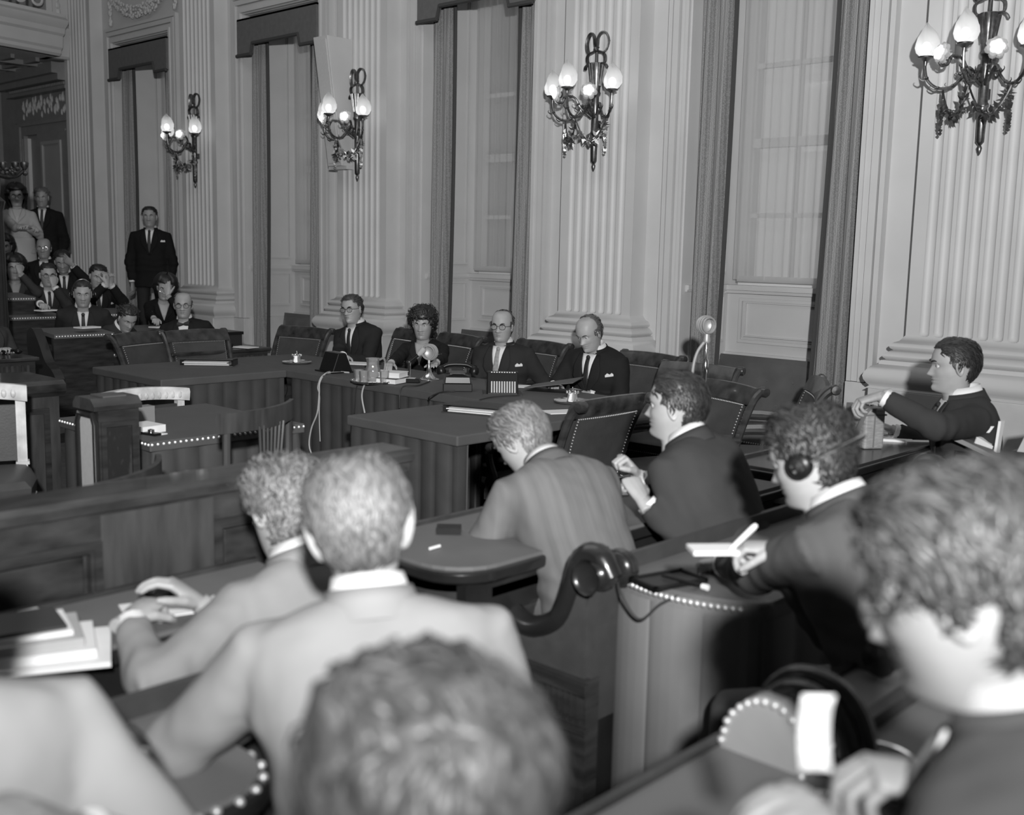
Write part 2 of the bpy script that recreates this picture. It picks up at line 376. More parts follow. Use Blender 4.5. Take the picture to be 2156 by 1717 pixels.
# --- plaster festoon above the first window
def festoon(x0, x1, z, sag, yb=6.97):
    root = empty('plaster_festoon', ((x0+x1)/2, yb, z), label='plaster leaf festoon with hanging ends on the frieze above the usher', cat='ornament')
    m = MB(); cx = (x0+x1)/2
    N = 60
    for i in range(N+1):
        t = i/N; x = x0+(x1-x0)*t; zz = z-sag*4*t*(1-t)
        for q in range(4):
            r = .03+.035*math.sin(PI*t); a = random.uniform(0, 2*PI)
            c = Vector((x-cx+random.uniform(-.02, .02), -random.uniform(0, r), zz-z+r*math.cos(a)))
            m.ball(c, (.03, .014, .018), 5, 3, 0, T(*c) @ RY(random.uniform(-1, 1)) @ T(*(-c)))
    m.build('swag', PLASTER, root)
    for x in (x0, x1):
        m = MB()
        for i in range(14):
            t = i/13
            for q in range(3):
                m.ball((x-cx+random.uniform(-.03, .03)*(1-.5*t), -random.uniform(0, .03), .12-.45*t+random.uniform(-.01, .01)), (.022, .015, .03), 5, 3)
        m.build('drop', PLASTER, root)
festoon(XL[0]+.15, XL[0]+1.72, 4.72, .27)
for k in (1, 2): pass
# --- gallery (balcony) at the far end, and the doors beneath it
def balx(y): return -14.42+.36*(1-min(1, max(0, (y-3.8)/2.83)**2)) if y > 3.8 else -14.06
ys = [6.63, 6.5, 6.35, 6.18, 6.0, 5.8, 5.5, 5.2, 4.8, 4.3, 3.8]
prof = [(4.03, -.06), (4.03, 0), (4.06, .03), (4.1, .035), (4.13, .06), (4.27, .07), (4.3, .1), (4.36, .11), (4.42, .16), (4.46, .17), (4.5, .12), (4.54, .12), (4.55, -.1)]
m = MB(); m.grid([[(balx(y)+o, y+o*.35, z) for y in ys] for z, o in prof])
m.grid([[(balx(y)-(2.8 if i else 0), y, 4.03) for y in ys] for i in (0, 1)])
m.loft([[(-14.6, 7.0, z), (-14.6-.0+o*.5, 7.0, z), (-14.6+o*.5, 6.55, z), (-14.9, 6.55, z)] for z, o in [(4.03, 0), (4.06, .06), (4.12, .06), (4.2, .08), (4.3, .08), (4.34, .12), (4.42, .12), (4.44, .04), (5.6, .04), (5.62, .0)]])
for yy in (6.7, 6.86):
    for i in range(12):
        for q in range(2): m.ball((-14.57+random.uniform(0, .02), yy+random.uniform(-.02, .02), 4.62+i*.075), (.015, .022, .04), 5, 3)
m.box((-14.56, 6.62, 4.5), (-14.565+.02, 6.94, 4.515)); m.box((-14.56, 6.62, 4.5), (-14.545, 6.635, 5.5)); m.box((-14.56, 6.925, 4.5), (-14.545, 6.94, 5.5))
bal0 = m; m = MB()
for i, yy in enumerate(np.arange(3.9, 6.6, .32)):        # soffit coffer ribs
    m.box((-17, yy, 3.98), (-14.75, yy+.05, 4.03))
for xx in (-15.2, -15.9, -16.6): m.box((xx, 3.8, 3.97), (xx+.07, 6.8, 4.03))
bal = bal0.build('wall_gallery', PAINT, angle=30, kind='structure'); m.build('soffit_ribs', GILT, bal, smooth=False)
m = MB(); m.box((-17.2, 2, 4.55), (-17.1, 7, 7.0)); m.build('wall_gallery_back', VALANCE, smooth=False, kind='structure')
for i, y in enumerate(np.arange(4.2, 6.5, .235)):
    m = MB(); x = balx(y)+.04
    pth = [(x, y-.062, 5.4)]+[(x, y+.062*math.sin(a), 4.665-.062*math.cos(a)) for a in np.linspace(-PI/2, PI/2, 9)]+[(x, y+.062, 5.4)]
    m.tube(pth, .019, 6); m.build('railing_hoop', PAINT, bal)
# wall under the gallery: cornice, carved frieze, casing, panelled leaf
m = MB(); y = 6.93
m.box((-17.6, 6.95, 0), (-14.72, 7.02, 4.0))
for z0, z1, o in ((3.86, 4.0, .3), (3.78, 3.86, .22), (3.72, 3.78, .1), (3.68, 3.72, .13), (3.33, 3.36, .03)): m.box((-16.6, 6.95-o, z0), (-14.72, 7.0, z1))
for x in np.arange(-16.5, -14.75, .05): m.box((x, 6.82, 3.735), (x+.03, 6.9, 3.77))
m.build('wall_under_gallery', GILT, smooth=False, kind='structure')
m = MB()
for x in np.arange(-16.3, -14.8, .1):
    for q in range(5): m.ball((x+random.uniform(-.04, .04), 6.945, 3.52+random.uniform(-.12, .12)), (.014, .02, .05), 5, 3, 0)
m.build('trim_10', PAINT2, kind='structure')
m = MB()
for d, wd, yy in ((0, .05, 6.88), (.05, .1, 6.91), (.15, .03, 6.89)): frame_ring(m, -16.4+d, -14.76-d, .0, 3.32-d, wd, yy, 6.96, False)
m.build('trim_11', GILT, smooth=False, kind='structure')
def door_leaf(name, loc, rz, wd, ht, panels, light):
    m = MB(); m.box((0, -.02, 0), (wd, .02, ht))
    d = m.build(name, GILT, smooth=False, kind='structure', loc=loc); d.rotation_euler.z = rz
    for (x0, x1, z0, z1) in panels:
        m = MB(); frame_ring(m, x0, x1, z0, z1, .045, -.045, -.018); frame_ring(m, x0+.045, x1-.045, z0+.045, z1-.045, .015, -.03, -.018)
        m.box((x0+.06, -.024, z0+.06), (x1-.06, -.02, z1-.06)); m.build('panel', light, d, smooth=False)
    return d
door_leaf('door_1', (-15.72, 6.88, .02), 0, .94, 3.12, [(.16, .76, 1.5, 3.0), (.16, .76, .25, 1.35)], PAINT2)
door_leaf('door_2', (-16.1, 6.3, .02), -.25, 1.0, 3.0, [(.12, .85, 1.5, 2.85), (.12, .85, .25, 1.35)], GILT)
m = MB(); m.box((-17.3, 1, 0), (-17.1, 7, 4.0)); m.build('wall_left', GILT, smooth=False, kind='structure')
m = MB(); m.box((-16.3, 6.90, 0), (-16.12, 6.95, 3.1)); m.build('trim_12', PAINT, smooth=False, kind='structure')
# stepped tiers for the public at the far end
for i, (x0, x1, z, y0) in enumerate(((-11.1, -8.9, .08, 3.2), (-11.9, -11.1, .2, 3.2), (-13.0, -11.9, .36, 3.2), (-17.2, -13.0, .55, 3.2))):
    m = MB(); m.box((x0, y0, 0), (x1, 6.66 if i < 3 else 6.95, z)); m.build(f'floor_tier_{i+1}', CARPET, smooth=False, kind='structure')
# --- column loudspeaker leaning from the second pilaster
root = empty('column_loudspeaker', (-8.62, 6.84, 2.44), label='long pale column loudspeaker tilted forward on the pilaster', cat='loudspeaker')
m = MB(); pr = [(-.22, -.03), (-.22, -.30), (-.0, -.30), (-.0, -.03)]
m.loft([[(x, -.01 if yy > -.1 else -.14, 0) for x, yy in pr], [(x, -.01 if yy > -.1 else -.31, 1.19) for x, yy in pr]])
m.build('cabinet', PAINT, root, smooth=False, bevel=.006)
m = MB(); m.box((-.2, -.0, 0), (-.02, .006, 1.15)); 
g = MB(); g.loft([[(-.195, -.152, .03), (-.025, -.152, .03), (-.025, -.14, .03), (-.195, -.14, .03)], [(-.195, -.315, 1.16), (-.025, -.315, 1.16), (-.025, -.305, 1.16), (-.195, -.305, 1.16)]]); g.build('grille', GREYCLOTH, root, smooth=False)
m = MB(); m.box((-.26, -.1, -.03), (.02, .0, 0)); m.build('bracket', PAINT, root, smooth=False)
import zlib
# ================================================================== people
def lerp_tab(tab, z):
    for i in range(len(tab)-1):
        a, b = tab[i], tab[i+1]
        if z >= b[0]:
            t = (z-b[0])/(a[0]-b[0]) if a[0] != b[0] else 0
            t = min(1, max(0, t)); return [b[k]+(a[k]-b[k])*t for k in range(1, len(a))]
    return list(tab[-1][1:])
#        z     front   back   half width  front pointedness
HEAD = [(.120, .004, -.020, .006, 1.0), (.117, .030, -.042, .034, 1.0), (.110, .050, -.062, .051, 1.0), (.098, .067, -.079, .063, 1.0), (.080, .080, -.091, .071, 1.0), (.055, .090, -.099, .0755, 1.0),
        (.035, .094, -.102, .077, 1.0), (.020, .094, -.102, .0765, 1.02), (.005, .091, -.100, .075, 1.05), (-.015, .090, -.095, .073, 1.08), (-.035, .090, -.087, .070, 1.12), (-.055, .089, -.078, .066, 1.2),
        (-.075, .088, -.071, .061, 1.3), (-.092, .088, -.067, .056, 1.45), (-.104, .085, -.066, .052, 1.5), (-.112, .074, -.066, .050, 1.4), (-.117, .052, -.066, .051, 1.15), (-.130, .044, -.068, .053, 1.0), (-.165, .042, -.072, .056, 1.0)]
def gau(a, s): return math.exp(-a*a/(2*s*s))
def head_pt(phi, z, off=0.0, q=1.0, female=False, feat=True):
    """phi 0 = straight ahead (+Y), positive towards +X; returns a point on the head surface"""
    f, b, wd, pw = lerp_tab(HEAD, z)
    s, c = math.sin(phi), math.cos(phi)
    if c >= 0: x = wd*math.copysign(abs(s)**pw, s); y = f*c**.9 if c > 0 else 0
    else: x = wd*math.copysign(abs(s)**.95, s); y = b*abs(c)**.92
    if feat and c > 0:
        ax = abs(x); d = 0
        if -.046 < z < .02:                          # nose
            t = (.014-z)/.046; t = min(1, max(0, t))
            h = .024*t**1.3*(1 if z > -.033 else max(0, (z+.046)/.013))
            d += h*gau(ax, .0065+.006*t)
            d += .006*gau(ax-.012, .005)*gau(z+.034, .006)
        d -= .010*gau(ax-.031, .013)*gau(z-.006, .009)    # sockets
        d += .005*gau(ax-.03, .018)*gau(z-.024, .006)     # brows
        d += .004*gau(ax-.045, .014)*gau(z+.022, .012)    # cheekbones
        lw = .018
        d += .0065*gau(ax, lw)*gau(z+.0535, .0035)+.006*gau(ax, lw*.85)*gau(z+.0655, .0045)
        d -= .004*gau(ax, lw)*gau(z+.0595, .0025)
        d -= .003*gau(ax, .02)*gau(z+.076, .005)
        d += .006*gau(ax, .016)*gau(z+.094, .012)*(1 if not female else .6)
        y += d
    if off:
        n = Vector((s/ max(wd, .02), c/max(f if c > 0 else -b, .02), 0)); n = n.normalized() if n.length else Vector((0, 1, 0))
        zz = max(0, min(1, (z-.02)/.1)); n = (n*(1-zz**2)+Vector((0, 0, 1))*zz**1.5).normalized()
        return Vector((x, y, z))*q + n*off
    return Vector((x, y, z))*q
ZR = [.120, .117, .112, .104, .094, .082, .068, .054, .042, .033, .026, .020, .014, .008, .002, -.004, -.010, -.016, -.022, -.028, -.033, -.038, -.043, -.047, -.051, -.0545, -.0575, -.060, -.0625, -.066, -.070, -.075, -.081, -.087, -.093, -.099, -.104, -.109, -.113, -.117, -.123, -.132, -.148, -.165]
def phis(n):
    out = []
    for i in range(n):
        u = 2*PI*i/n-PI; out.append(u-.35*math.sin(u)*1.0 if True else u)
    return out
PH = phis(52)
def head_geo(mb, Mh, q, female, mi_skin=0, mi_eye=1, mi_iris=2, mi_lip=3, look=(0, 0), brow=True, ears=1.0):
    rings = [[head_pt(p, z, 0, q, female) for p in PH] for z in ZR]
    n = len(PH); V = [p for r in rings for p in r]; F = []; MI = []
    for i in range(len(rings)-1):
        for j in range(n):
            k = (j+1) % n; F.append((i*n+k, i*n+j, (i+1)*n+j, (i+1)*n+k))
            zc = (ZR[i]+ZR[i+1])/2; xc = abs(V[i*n+j].x/q)
            MI.append(mi_lip if (-.069 < zc < -.051 and xc < .019 and V[i*n+j].y > .06*q) else mi_skin)
    F.append(tuple(range(n)))
    MI.append(mi_skin)
    base = mb.n; mb.v += [tuple(Mh @ p) for p in V]; mb.f += [tuple(i+base for i in f) for f in F]; mb.m += MI; mb.n += len(V)
    for s in (-1, 1):                                 # eyes, lids, ears
        e = head_pt(math.asin(min(1, .031/.076)), .007, 0, 1, female); e = Vector((s*.031, e.y-.006, .006))*q
        mb.ball(e, .0122*q, 12, 8, mi_eye, Mh)
        d = Vector((look[0], 1, look[1])).normalized()
        mb.ball(e+d*.0085*q, (.0052*q, .0052*q, .0052*q), 10, 6, mi_iris, Mh)
        mb.loft([[e+Vector((s*.0145*q*math.cos(a)*1.0, .0135*q*math.sin(max(.15, math.pi/2-abs(a-PI/2)*.75))*1.0*r, .0025*q+(.0065 if k else .012)*q*(math.sin(a)))) for a in np.linspace(0, PI, 9)] for k, r in ((0, .8), (1, 1.0))], mi_skin, Mh, False, False)
        R = Mh @ T(s*.0745*q, -.010*q, -.004*q) @ RZ(-s*(.42 if ears < 1.2 else .75)) @ RX(-.15) @ Matrix.Scale(q*ears, 4)
        er = []
        for rr, dx in ((1.0, -.008), (1.06, .002), (1.0, .007), (.84, .0085), (.66, .002), (.3, .001)):
            er.append([Vector((s*dx*1.0, .0185*rr*math.cos(a)*(1+.25*math.sin(a)), .033*rr*math.sin(a))) for a in np.linspace(0, 2*PI, 15)[:-1]])
        mb.loft(er if s > 0 else [r[::-1] for r in er], mi_skin, R, True)
# hair coverage: returns thickness (m) or None outside the hairline
def hair_thick(style, phi, z):
    a = abs(phi); c = math.cos(phi)
    if style == 'bald':
        top = .055-.02*max(0, c)
        if c > .35 or z > top: return None
        low = -.02 if a < 1.9 else -.055
        return .007 if z > low else None
    if style == 'receding':
        lim = .2 if c > .3 else (-.005 if a < 1.75 else (.01 if a < 2.0 else -.06))
        if z < lim or head_pt(phi, z, 0, 1, False, False).y > -.012-.35*max(0, z-.06)*0 and z > .045: return None
        return .006 if c > -.2 else .009
    if style in ('short', 'wavy', 'quiff', 'bush'):
        if c > .75: lim = .078
        elif c > .35: lim = .058
        elif a < 1.52: lim = .03
        elif a < 1.75: lim = -.012
        elif a < 2.0: lim = .012
        else: lim = -.062
        if z < lim: return None
        t = {'short': .010, 'wavy': .018, 'quiff': .016, 'bush': .028}[style]
        if style == 'wavy': t = .018 if z > .05 else .009
        return t*(.55+.45*min(1, max(0, (z-lim)/.05)))*(1.25 if (style == 'quiff' and c > .2 and z > .07) else 1)
    if style == 'crop_f':
        if c > .6: lim = .05
        elif c > .2: lim = .0
        elif a < 1.6: lim = -.03
        else: lim = -.08
        return None if z < lim else .032*(.5+.5*min(1, (z-lim)/.06))+(.012 if z > .06 else 0)
    if style == 'bouffant':
        if c > .7: lim = .068
        elif c > .3: lim = .03
        elif a < 1.5: lim = -.04
        else: lim = -.085
        return None if z < lim else (.02+.032*min(1, max(0, (z-lim)/.07)))*(1-.35*max(0, c))
    if style == 'long_f':
        if c > .7: lim = .066
        elif c > .25: lim = .02
        elif a < 1.35: lim = -.05
        else: lim = -.165
        return None if z < lim else .03+.02*math.sin(phi)**2
    return None
HRM = {}
def hair_build(style, Mh, q, female, matl, parent, tufts=500, tl=.045, tw=.0028, seed=0, part=None):
    r = random.Random(seed); mb = MB()
    nph, nz = 64, 40
    zs = [.1205-(.1205+.168)*(i/nz)**1.15 for i in range(nz+1)]
    ph = [2*PI*j/nph-PI for j in range(nph)]
    G = [[hair_thick(style, p, z) for p in ph] for z in zs]
    def pt(i, j):
        p, z = ph[j], zs[i]; t = G[i][j]; zz = min(.12, z)
        if t is None: return head_pt(p, zz, -.003, q, female, False)
        edge = any(G[min(nz, max(0, i+di))][(j+dj) % nph] is None for di in (-1, 0, 1) for dj in (-1, 0, 1))
        n = noise.noise(Vector((math.cos(p)*2.2, math.sin(p)*2.2, z*28))*1.3+Vector((seed, 0, 0)))
        n2 = noise.noise(Vector((math.cos(p)*6, math.sin(p)*6, z*60))+Vector((0, seed, 0)))
        amp = 1.0 if style in ('wavy', 'bush', 'crop_f', 'long_f') else .5
        return head_pt(p, zz, (t*(.35 if edge else 1)+amp*(.006*n+.003*n2)), q, female, False)
    P = [[pt(i, j) for j in range(nph)] for i in range(nz+1)]
    V = []; idx = {}; F = []
    for i in range(nz):
        for j in range(nph):
            k = (j+1) % nph
            if sum(G[a][b] is not None for a, b in ((i, j), (i, k), (i+1, j), (i+1, k))) >= 3:
                f = []
                for a, b in ((i, k), (i, j), (i+1, j), (i+1, k)):
                    if (a, b) not in idx: idx[(a, b)] = len(V); V.append(P[a][b])
                    f.append(idx[(a, b)])
                F.append(f)
    if not F: return None
    mb.add(V, F, 0, Mh)
    cells = [(i, j) for i in range(nz+1) for j in range(nph) if G[i][j] is not None and i > 0]
    wts = [max(.08, math.sin(min(PI/2, (0.125-zs[i])/.06))) for i, j in cells]
    for (i, j) in r.choices(cells, wts, k=tufts):
        p0 = P[i][j]; p, z = ph[j], zs[i]
        # combed direction: back from the forehead on top, down at sides and back
        o = p0.normalized(); back = Vector((.25*math.sin(p)+(part or 0)*max(0, z)*6, -.9 if style != 'crop_f' else .5*math.cos(p), 0)); down = Vector((0, -.25, -1))
        k = min(1, max(0, (z-.02)/.08)); d = back*k+down*(1-k)
        d += Vector((r.uniform(-.35, .35), r.uniform(-.3, .3), r.uniform(-.3, .3)))
        if style in ('wavy', 'bush', 'crop_f', 'long_f', 'bouffant'): d += Vector((r.uniform(-.7, .7), r.uniform(-.7, .7), r.uniform(-.6, .6)))
        d -= o*d.dot(o)
        if d.length < .01: continue
        d.normalize(); L = tl*r.uniform(.5, 1.15)*q*(1 if z > .035 or math.cos(p) < -.5 else .45); w0 = tw*r.uniform(.6, 1.3)*q; lift = r.uniform(.004, .012)*(1.8 if style in ('bush', 'wavy', 'crop_f') else .8)*q
        side = o.cross(d); pts = []
        for t in (0, .35, .7, 1.0):
            c = p0+d*L*t - o*(.5*(L*t)**2/.095) + o*(lift*math.sin(PI*min(1, t*.8+.1))-.002)
            pts.append(c+side*(.004*math.sin(t*5+i)))
        wd = [w0*.7, w0, w0*.8, w0*.12]
        VV = []; 
        for c, ww in zip(pts, wd): VV += [c-side*ww, c+o*ww*.55, c+side*ww]
        FF = []
        for a in range(3): FF += [(a*3, a*3+1, a*3+4, a*3+3), (a*3+1, a*3+2, a*3+5, a*3+4)]
        mb.add(VV, FF, 0, Mh)
    return mb.build('hair', matl, parent, angle=180)
HANDS = {}
def remesh(mb, vox, smooth=3, fac=.5, name='m'):
    me = mb.mesh('tmp', [], smooth=False, fix=True); o = bpy.data.objects.new('tmp', me)
    TMPC.objects.link(o)
    a = o.modifiers.new('r', 'REMESH'); a.mode = 'VOXEL'; a.voxel_size = vox
    if smooth: b = o.modifiers.new('s', 'SMOOTH'); b.factor = fac; b.iterations = smooth
    vl = TMPS.view_layers[0]; vl.update(); dg = vl.depsgraph; dg.update()
    out = bpy.data.meshes.new_from_object(o.evaluated_get(dg)); bpy.data.objects.remove(o); bpy.data.meshes.remove(me)
    return out
TMPS = bpy.data.scenes.new('tmp_scene'); TMPC = TMPS.collection
def mesh_arrays(me):
    n = len(me.vertices); co = np.empty(n*3); me.vertices.foreach_get('co', co); co = co.reshape(-1, 3)
    F = [tuple(p.vertices) for p in me.polygons]; return co, F
def hand_mesh(pose, vox):
    """right hand: wrist at origin, fingers along +Y, back of hand +Z, thumb at -X (palm down)"""
    key = (pose, vox)
    if key in HANDS: return HANDS[key]
    curl = {'flat': (.12, .15, .18, .22, .1), 'relax': (.45, .5, .55, .6, .35), 'fist': (1.35, 1.4, 1.4, 1.4, .9), 'pen': (.85, .95, 1.15, 1.25, .8), 'clasp': (.9, .9, .9, .9, .5), 'hold': (.75, .8, .85, .9, .7)}[pose]
    mb = MB(); E = lambda y, w, h, z=0, x=0: [Vector((x+w*math.cos(a)*(1 if abs(math.cos(a)) < .8 else .97), y, z+h*math.sin(a))) for a in np.linspace(0, 2*PI, 13)[:-1]]
    mb.loft([E(-.05, .027, .021), E(0, .028, .019), E(.025, .035, .018), E(.055, .041, .016), E(.082, .041, .0135), E(.092, .037, .011)])
    for k, (x, y, L, r) in enumerate(((-.0295, .085, .074, .0092), (-.0095, .090, .082, .0095), (.0105, .087, .076, .0089), (.029, .078, .060, .0078))):
        c = curl[k]; ang = 0; p = Vector((x*.85, y-.03, 0)); path = [p, Vector((x, y, 0))]; p = Vector((x, y, 0)); spread = x*.9
        for seg, fr in enumerate((.45, .32, .23)):
            ang += c*(1.0, 1.15, .75)[seg]
            d = Vector((math.sin(spread)*math.cos(ang), math.cos(spread)*math.cos(ang), -math.sin(ang)))
            for h in (.5, 1): path.append(p+d*L*fr*h)
            p = path[-1]
        rr = [r*1.05, r*1.08, r, r*.98, r*1.02, r*.93, r*.92, r*.72]
        mb.tube(path, rr, 9)
        mb.ball(path[-1], r*.74, 8, 6)
    c = curl[4]; p = Vector((-.020, .015, -.004)); path = [p, Vector((-.040, .040, -.008))]
    d1 = Vector((-.55, .8, -.25-.3*c)).normalized(); d2 = Vector((-.55+.75*c, .8, -.3-.35*c)).normalized()
    path += [path[-1]+d1*.018, path[-1]+d1*.036, path[-1]+d1*.036+d2*.016, path[-1]+d1*.036+d2*.030]
    mb.tube(path, [.014, .0135, .0115, .0108, .0105, .0078], 9); mb.ball(path[-1], .0082, 8, 6)
    out = mesh_arrays(remesh(mb, vox, 2)); HANDS[key] = out; return out
def frame_from(y, zhint):
    y = Vector(y).normalized(); z = Vector(zhint); z = z-y*z.dot(y)
    if z.length < 1e-4: z = y.orthogonal()
    z.normalize(); x = y.cross(z); M = Matrix.Identity(4)
    for i in range(3): M[i][0], M[i][1], M[i][2] = x[i], y[i], z[i]
    return M
# torso sections: s, half width, front depth, back depth
TOR_M = [(-.06, .175, .11, .13), (.0, .182, .12, .135), (.2, .172, .125, .115), (.4, .172, .13, .115), (.6, .185, .135, .125), (.76, .196, .130, .125), (.86, .198, .112, .112), (.92, .178, .092, .098), (.965, .125, .074, .085), (1.0, .078, .060, .072)]
TOR_F = [(-.06, .178, .11, .135), (.0, .182, .115, .135), (.2, .15, .10, .10), (.4, .142, .105, .098), (.6, .155, .14, .105), (.76, .168, .125, .108), (.86, .168, .095, .098), (.92, .145, .078, .085), (.965, .10, .062, .072), (1.0, .062, .052, .060)]
def person(name, label, px, py, D, rel, lean=(.1, .15), side=0, head=(0, 0, 0), hair='short', hairc=.04, jacket=.04, skin=None, female=False, scale=1.0,
           lh=None, rh=None, lpose='relax', rpose='relax', ldn=(0, 0, 1), rdn=(0, 0, 1), lel=None, rel_el=None, ldir=None, rdir=None, glasses=None, tie=.02, tiek='tie', shirt=.75, vneck=True, lapel=True, square=False,
           stand=False, twist=0, ears=1.0, vox=.013, tufts=350, tw=.0032, look=(0, 0), headphones=False, group=None, floorz=None, shoulders=1.0, fat=1.0, pat=None, legs=True, legc=None, collar=True, part=0, hvox=.0042, kind='suit', seed=None, skirt=False, crossed=False, cuff=True, tl=.045):
    seed = zlib.crc32(label.encode()) % 997 if seed is None else seed
    q = scale; tab = TOR_F if female else TOR_M
    hip = .93*q if stand else .53
    SL = (.50 if not female else .46)*q
    # spine in local frame (+Y forward)
    n = 24; pts = [Vector((0, 0, hip))]; angs = []
    for i in range(n):
        t = (i+.5)/n; a = lean[0]+(lean[1]-lean[0])*t; sd = side*(.3+.7*t)
        d = Vector((math.sin(sd), math.sin(a)*math.cos(sd), math.cos(a)*math.cos(sd))); pts.append(pts[-1]+d*SL/n)
    def C(s):
        if s < 0: return pts[0]+(pts[0]-pts[1])*(-s*n), 0.0
        f = min(n-1e-6, s*n); i = int(f); return pts[i]+(pts[i+1]-pts[i])*(f-i), s
    def fr(s):
        i = min(n-1, max(0, int(s*n))); u = (pts[i+1]-pts[i]).normalized(); tw_ = twist*max(0, s)
        f = Vector((-math.sin(tw_), math.cos(tw_), 0)); f = (f-u*f.dot(u)).normalized(); r = f.cross(u); return r, f, u
    def sec(s):
        for i in range(len(tab)-1):
            if s <= tab[i+1][0]:
                a, b = tab[i], tab[i+1]; t = (s-a[0])/(b[0]-a[0]); return [a[k]+(b[k]-a[k])*t for k in (1, 2, 3)]
        return list(tab[-1][1:])
    def TP(s, th, off=0.0, k=1.0):
        c, _ = C(s); r, f, u = fr(s); w_, fd, bd = sec(s); m_ = q*k
        w_ *= (shoulders if s > .5 else 1)*(1+(fat-1)*(1 if s < .7 else .4)); fd *= 1+(fat-1)*1.3*(1 if s < .7 else .4)
        e = .78; sx = math.copysign(abs(math.sin(th))**e, math.sin(th)); cy = math.copysign(abs(math.cos(th))**e, math.cos(th))
        dd = fd if cy >= 0 else bd
        v = r*(sx*(w_*m_+off))+f*(cy*(dd*m_+off)); return c+v
    nb, _ = C(1.0); nr, nf, nu = fr(.98)
    # head frame
    Rn = Matrix((( nr.x, nf.x, nu.x), (nr.y, nf.y, nu.y), (nr.z, nf.z, nu.z))).to_4x4()
    yaw, pit, rol = head
    # head turns are given in the body's upright frame
    Hrot = RZ(yaw+twist*.9) @ RX(-pit) @ RY(rol)
    mid = nu.lerp(Hrot @ Vector((0, 0, 1)), .5).normalized()
    hb = nb+mid*.032*q+nf*.018*q
    hc = hb+(Hrot @ Vector((0, .018, .100)))*q
    Mh = T(*hc) @ Hrot
    # place so that the head centre falls at the picked pixel and distance
    rz = YAW+math.radians(rel); Wd = ond(px, py, D)
    hl = RZ(rz) @ hc
    if floorz is not None:
        dz = Wd.z-hl.z-floorz; dzc = max(-.2, min(.35, dz)); sv_ = Vector((0, 0, dzc)); pts = [p+sv_ for p in pts]; hip += dzc; nb = nb+sv_; hc = hc+sv_; hb = hb+sv_; Mh = T(*sv_) @ Mh; hl = RZ(rz) @ hc
        print('PERSON', label[:40], 'dz %.2f' % dz)
    root = empty(name, (Wd.x-hl.x, Wd.y-hl.y, Wd.z-hl.z), rz, label, 'person', group)
    MW = T(Wd.x-hl.x, Wd.y-hl.y, Wd.z-hl.z) @ RZ(rz); MWi = MW.inverted()
    floor = root.location.z
    body = MB()
    head_geo(body, Mh, q, female, look=look, ears=ears)
    # neck -> shoulders -> chest, one run of rings continuing the head's lowest ring
    nP = len(PH); ring0 = [Mh @ head_pt(p, ZR[-1], 0, q, female) for p in PH]
    rings = [ring0]
    for s, k in ((1.0, .86), (.965, .92), (.92, .93), (.86, .93), (.7, .93), (.45, .93), (.2, .93), (.0, .93)): rings.append([TP(s, p, 0, k) for p in PH])
    body.loft([r[::-1] for r in rings], 0, None, True)
    sh = {}
    out_arms = {}
    for sd, tgt, pose, dn, el, hd in ((-1, lh, lpose, ldn, lel, ldir), (1, rh, rpose, rdn, rel_el, rdir)):
        c, _ = C(.815); r, f, u = fr(.815); S0 = c+r*(sd*.170*q*shoulders*(.9 if female else 1))
        if tgt is None: tl_ = (MW @ (S0+Vector((sd*.05, .02 if stand else .22, -.55 if stand else -.42)))); 
        else: tl_ = Vector(tgt)
        H = MWi @ tl_; L1, L2 = .30*q, .262*q; d = H-S0; Ld = d.length
        if Ld > (L1+L2)*.995: H = S0+d*((L1+L2)*.995/Ld); d = H-S0; Ld = d.length
        aa = (L1*L1-L2*L2+Ld*Ld)/(2*Ld); hh = math.sqrt(max(0, L1*L1-aa*aa))
        pole = Vector(el) if el else Vector((sd*.6, -.25, -.8)); dn_ = d.normalized(); pole = pole-dn_*pole.dot(dn_); pole.normalize()
        E_ = S0+dn_*aa+pole*hh
        sh[sd] = (S0, E_, H)
        fd = (H-E_).normalized(); hdir = (Vector(hd) if hd else fd); hdir = (RZ(-rz) @ hdir if hd else hdir)
        dnl = RZ(-rz) @ Vector(dn)
        Mhand = T(*H) @ frame_from(hdir, dnl)
        if sd < 0: Mhand = Mhand @ Matrix.Scale(-1, 4, (1, 0, 0))
        Mhand = Mhand @ Matrix.Scale(q*(.92 if female else 1.02), 4)
        body.tube([c+r*sd*.08, S0, E_, H+fd*.0], [.055*q, .05*q, .04*q, .027*q], 10)
        co, F = hand_mesh(pose, hvox)
        V = [Mhand @ Vector(p) for p in co]; body.add(V, F if sd > 0 else [f_[::-1] for f_ in F], 0)
        out_arms[sd] = (E_, H, fd)
    sk = skin or SKIN
    bo = body.build('body', [sk, EYEW, IRIS, LIPS], root, angle=180)
    # jacket: torso and sleeves in one skin
    jm = jacket if not isinstance(jacket, (int, float)) else mat(f'jacket_cloth_{int(round(jacket*1000))}', jacket*.85, .85, var=.10, vscale=5, bump=.12, bscale=260, spec=.15)
    mb = MB(); NT = 28; ths = [2*PI*i/NT for i in range(NT)]
    ss = [-.06, .0, .1, .2, .3, .4, .5, .6, .7, .78, .84, .88, .92, .95, .975, 1.0]
    if skirt or stand: pass
    rr = [[TP(s, t, .008) for t in ths] for s in ss]
    if stand or kind == 'coat':
        lowz = .16*q if not female else .06*q
        c0, _ = C(-.06); rr = [[TP(-.06, t, .02)-Vector((0, 0, lowz)) for t in ths]] + rr
    else:
        rr = [[TP(-.06, t, .012)-Vector((0, -.01, .06)) for t in ths]] + rr
    mb.loft([r[::-1] for r in rr])
    thick = 1.0 if not female else .82
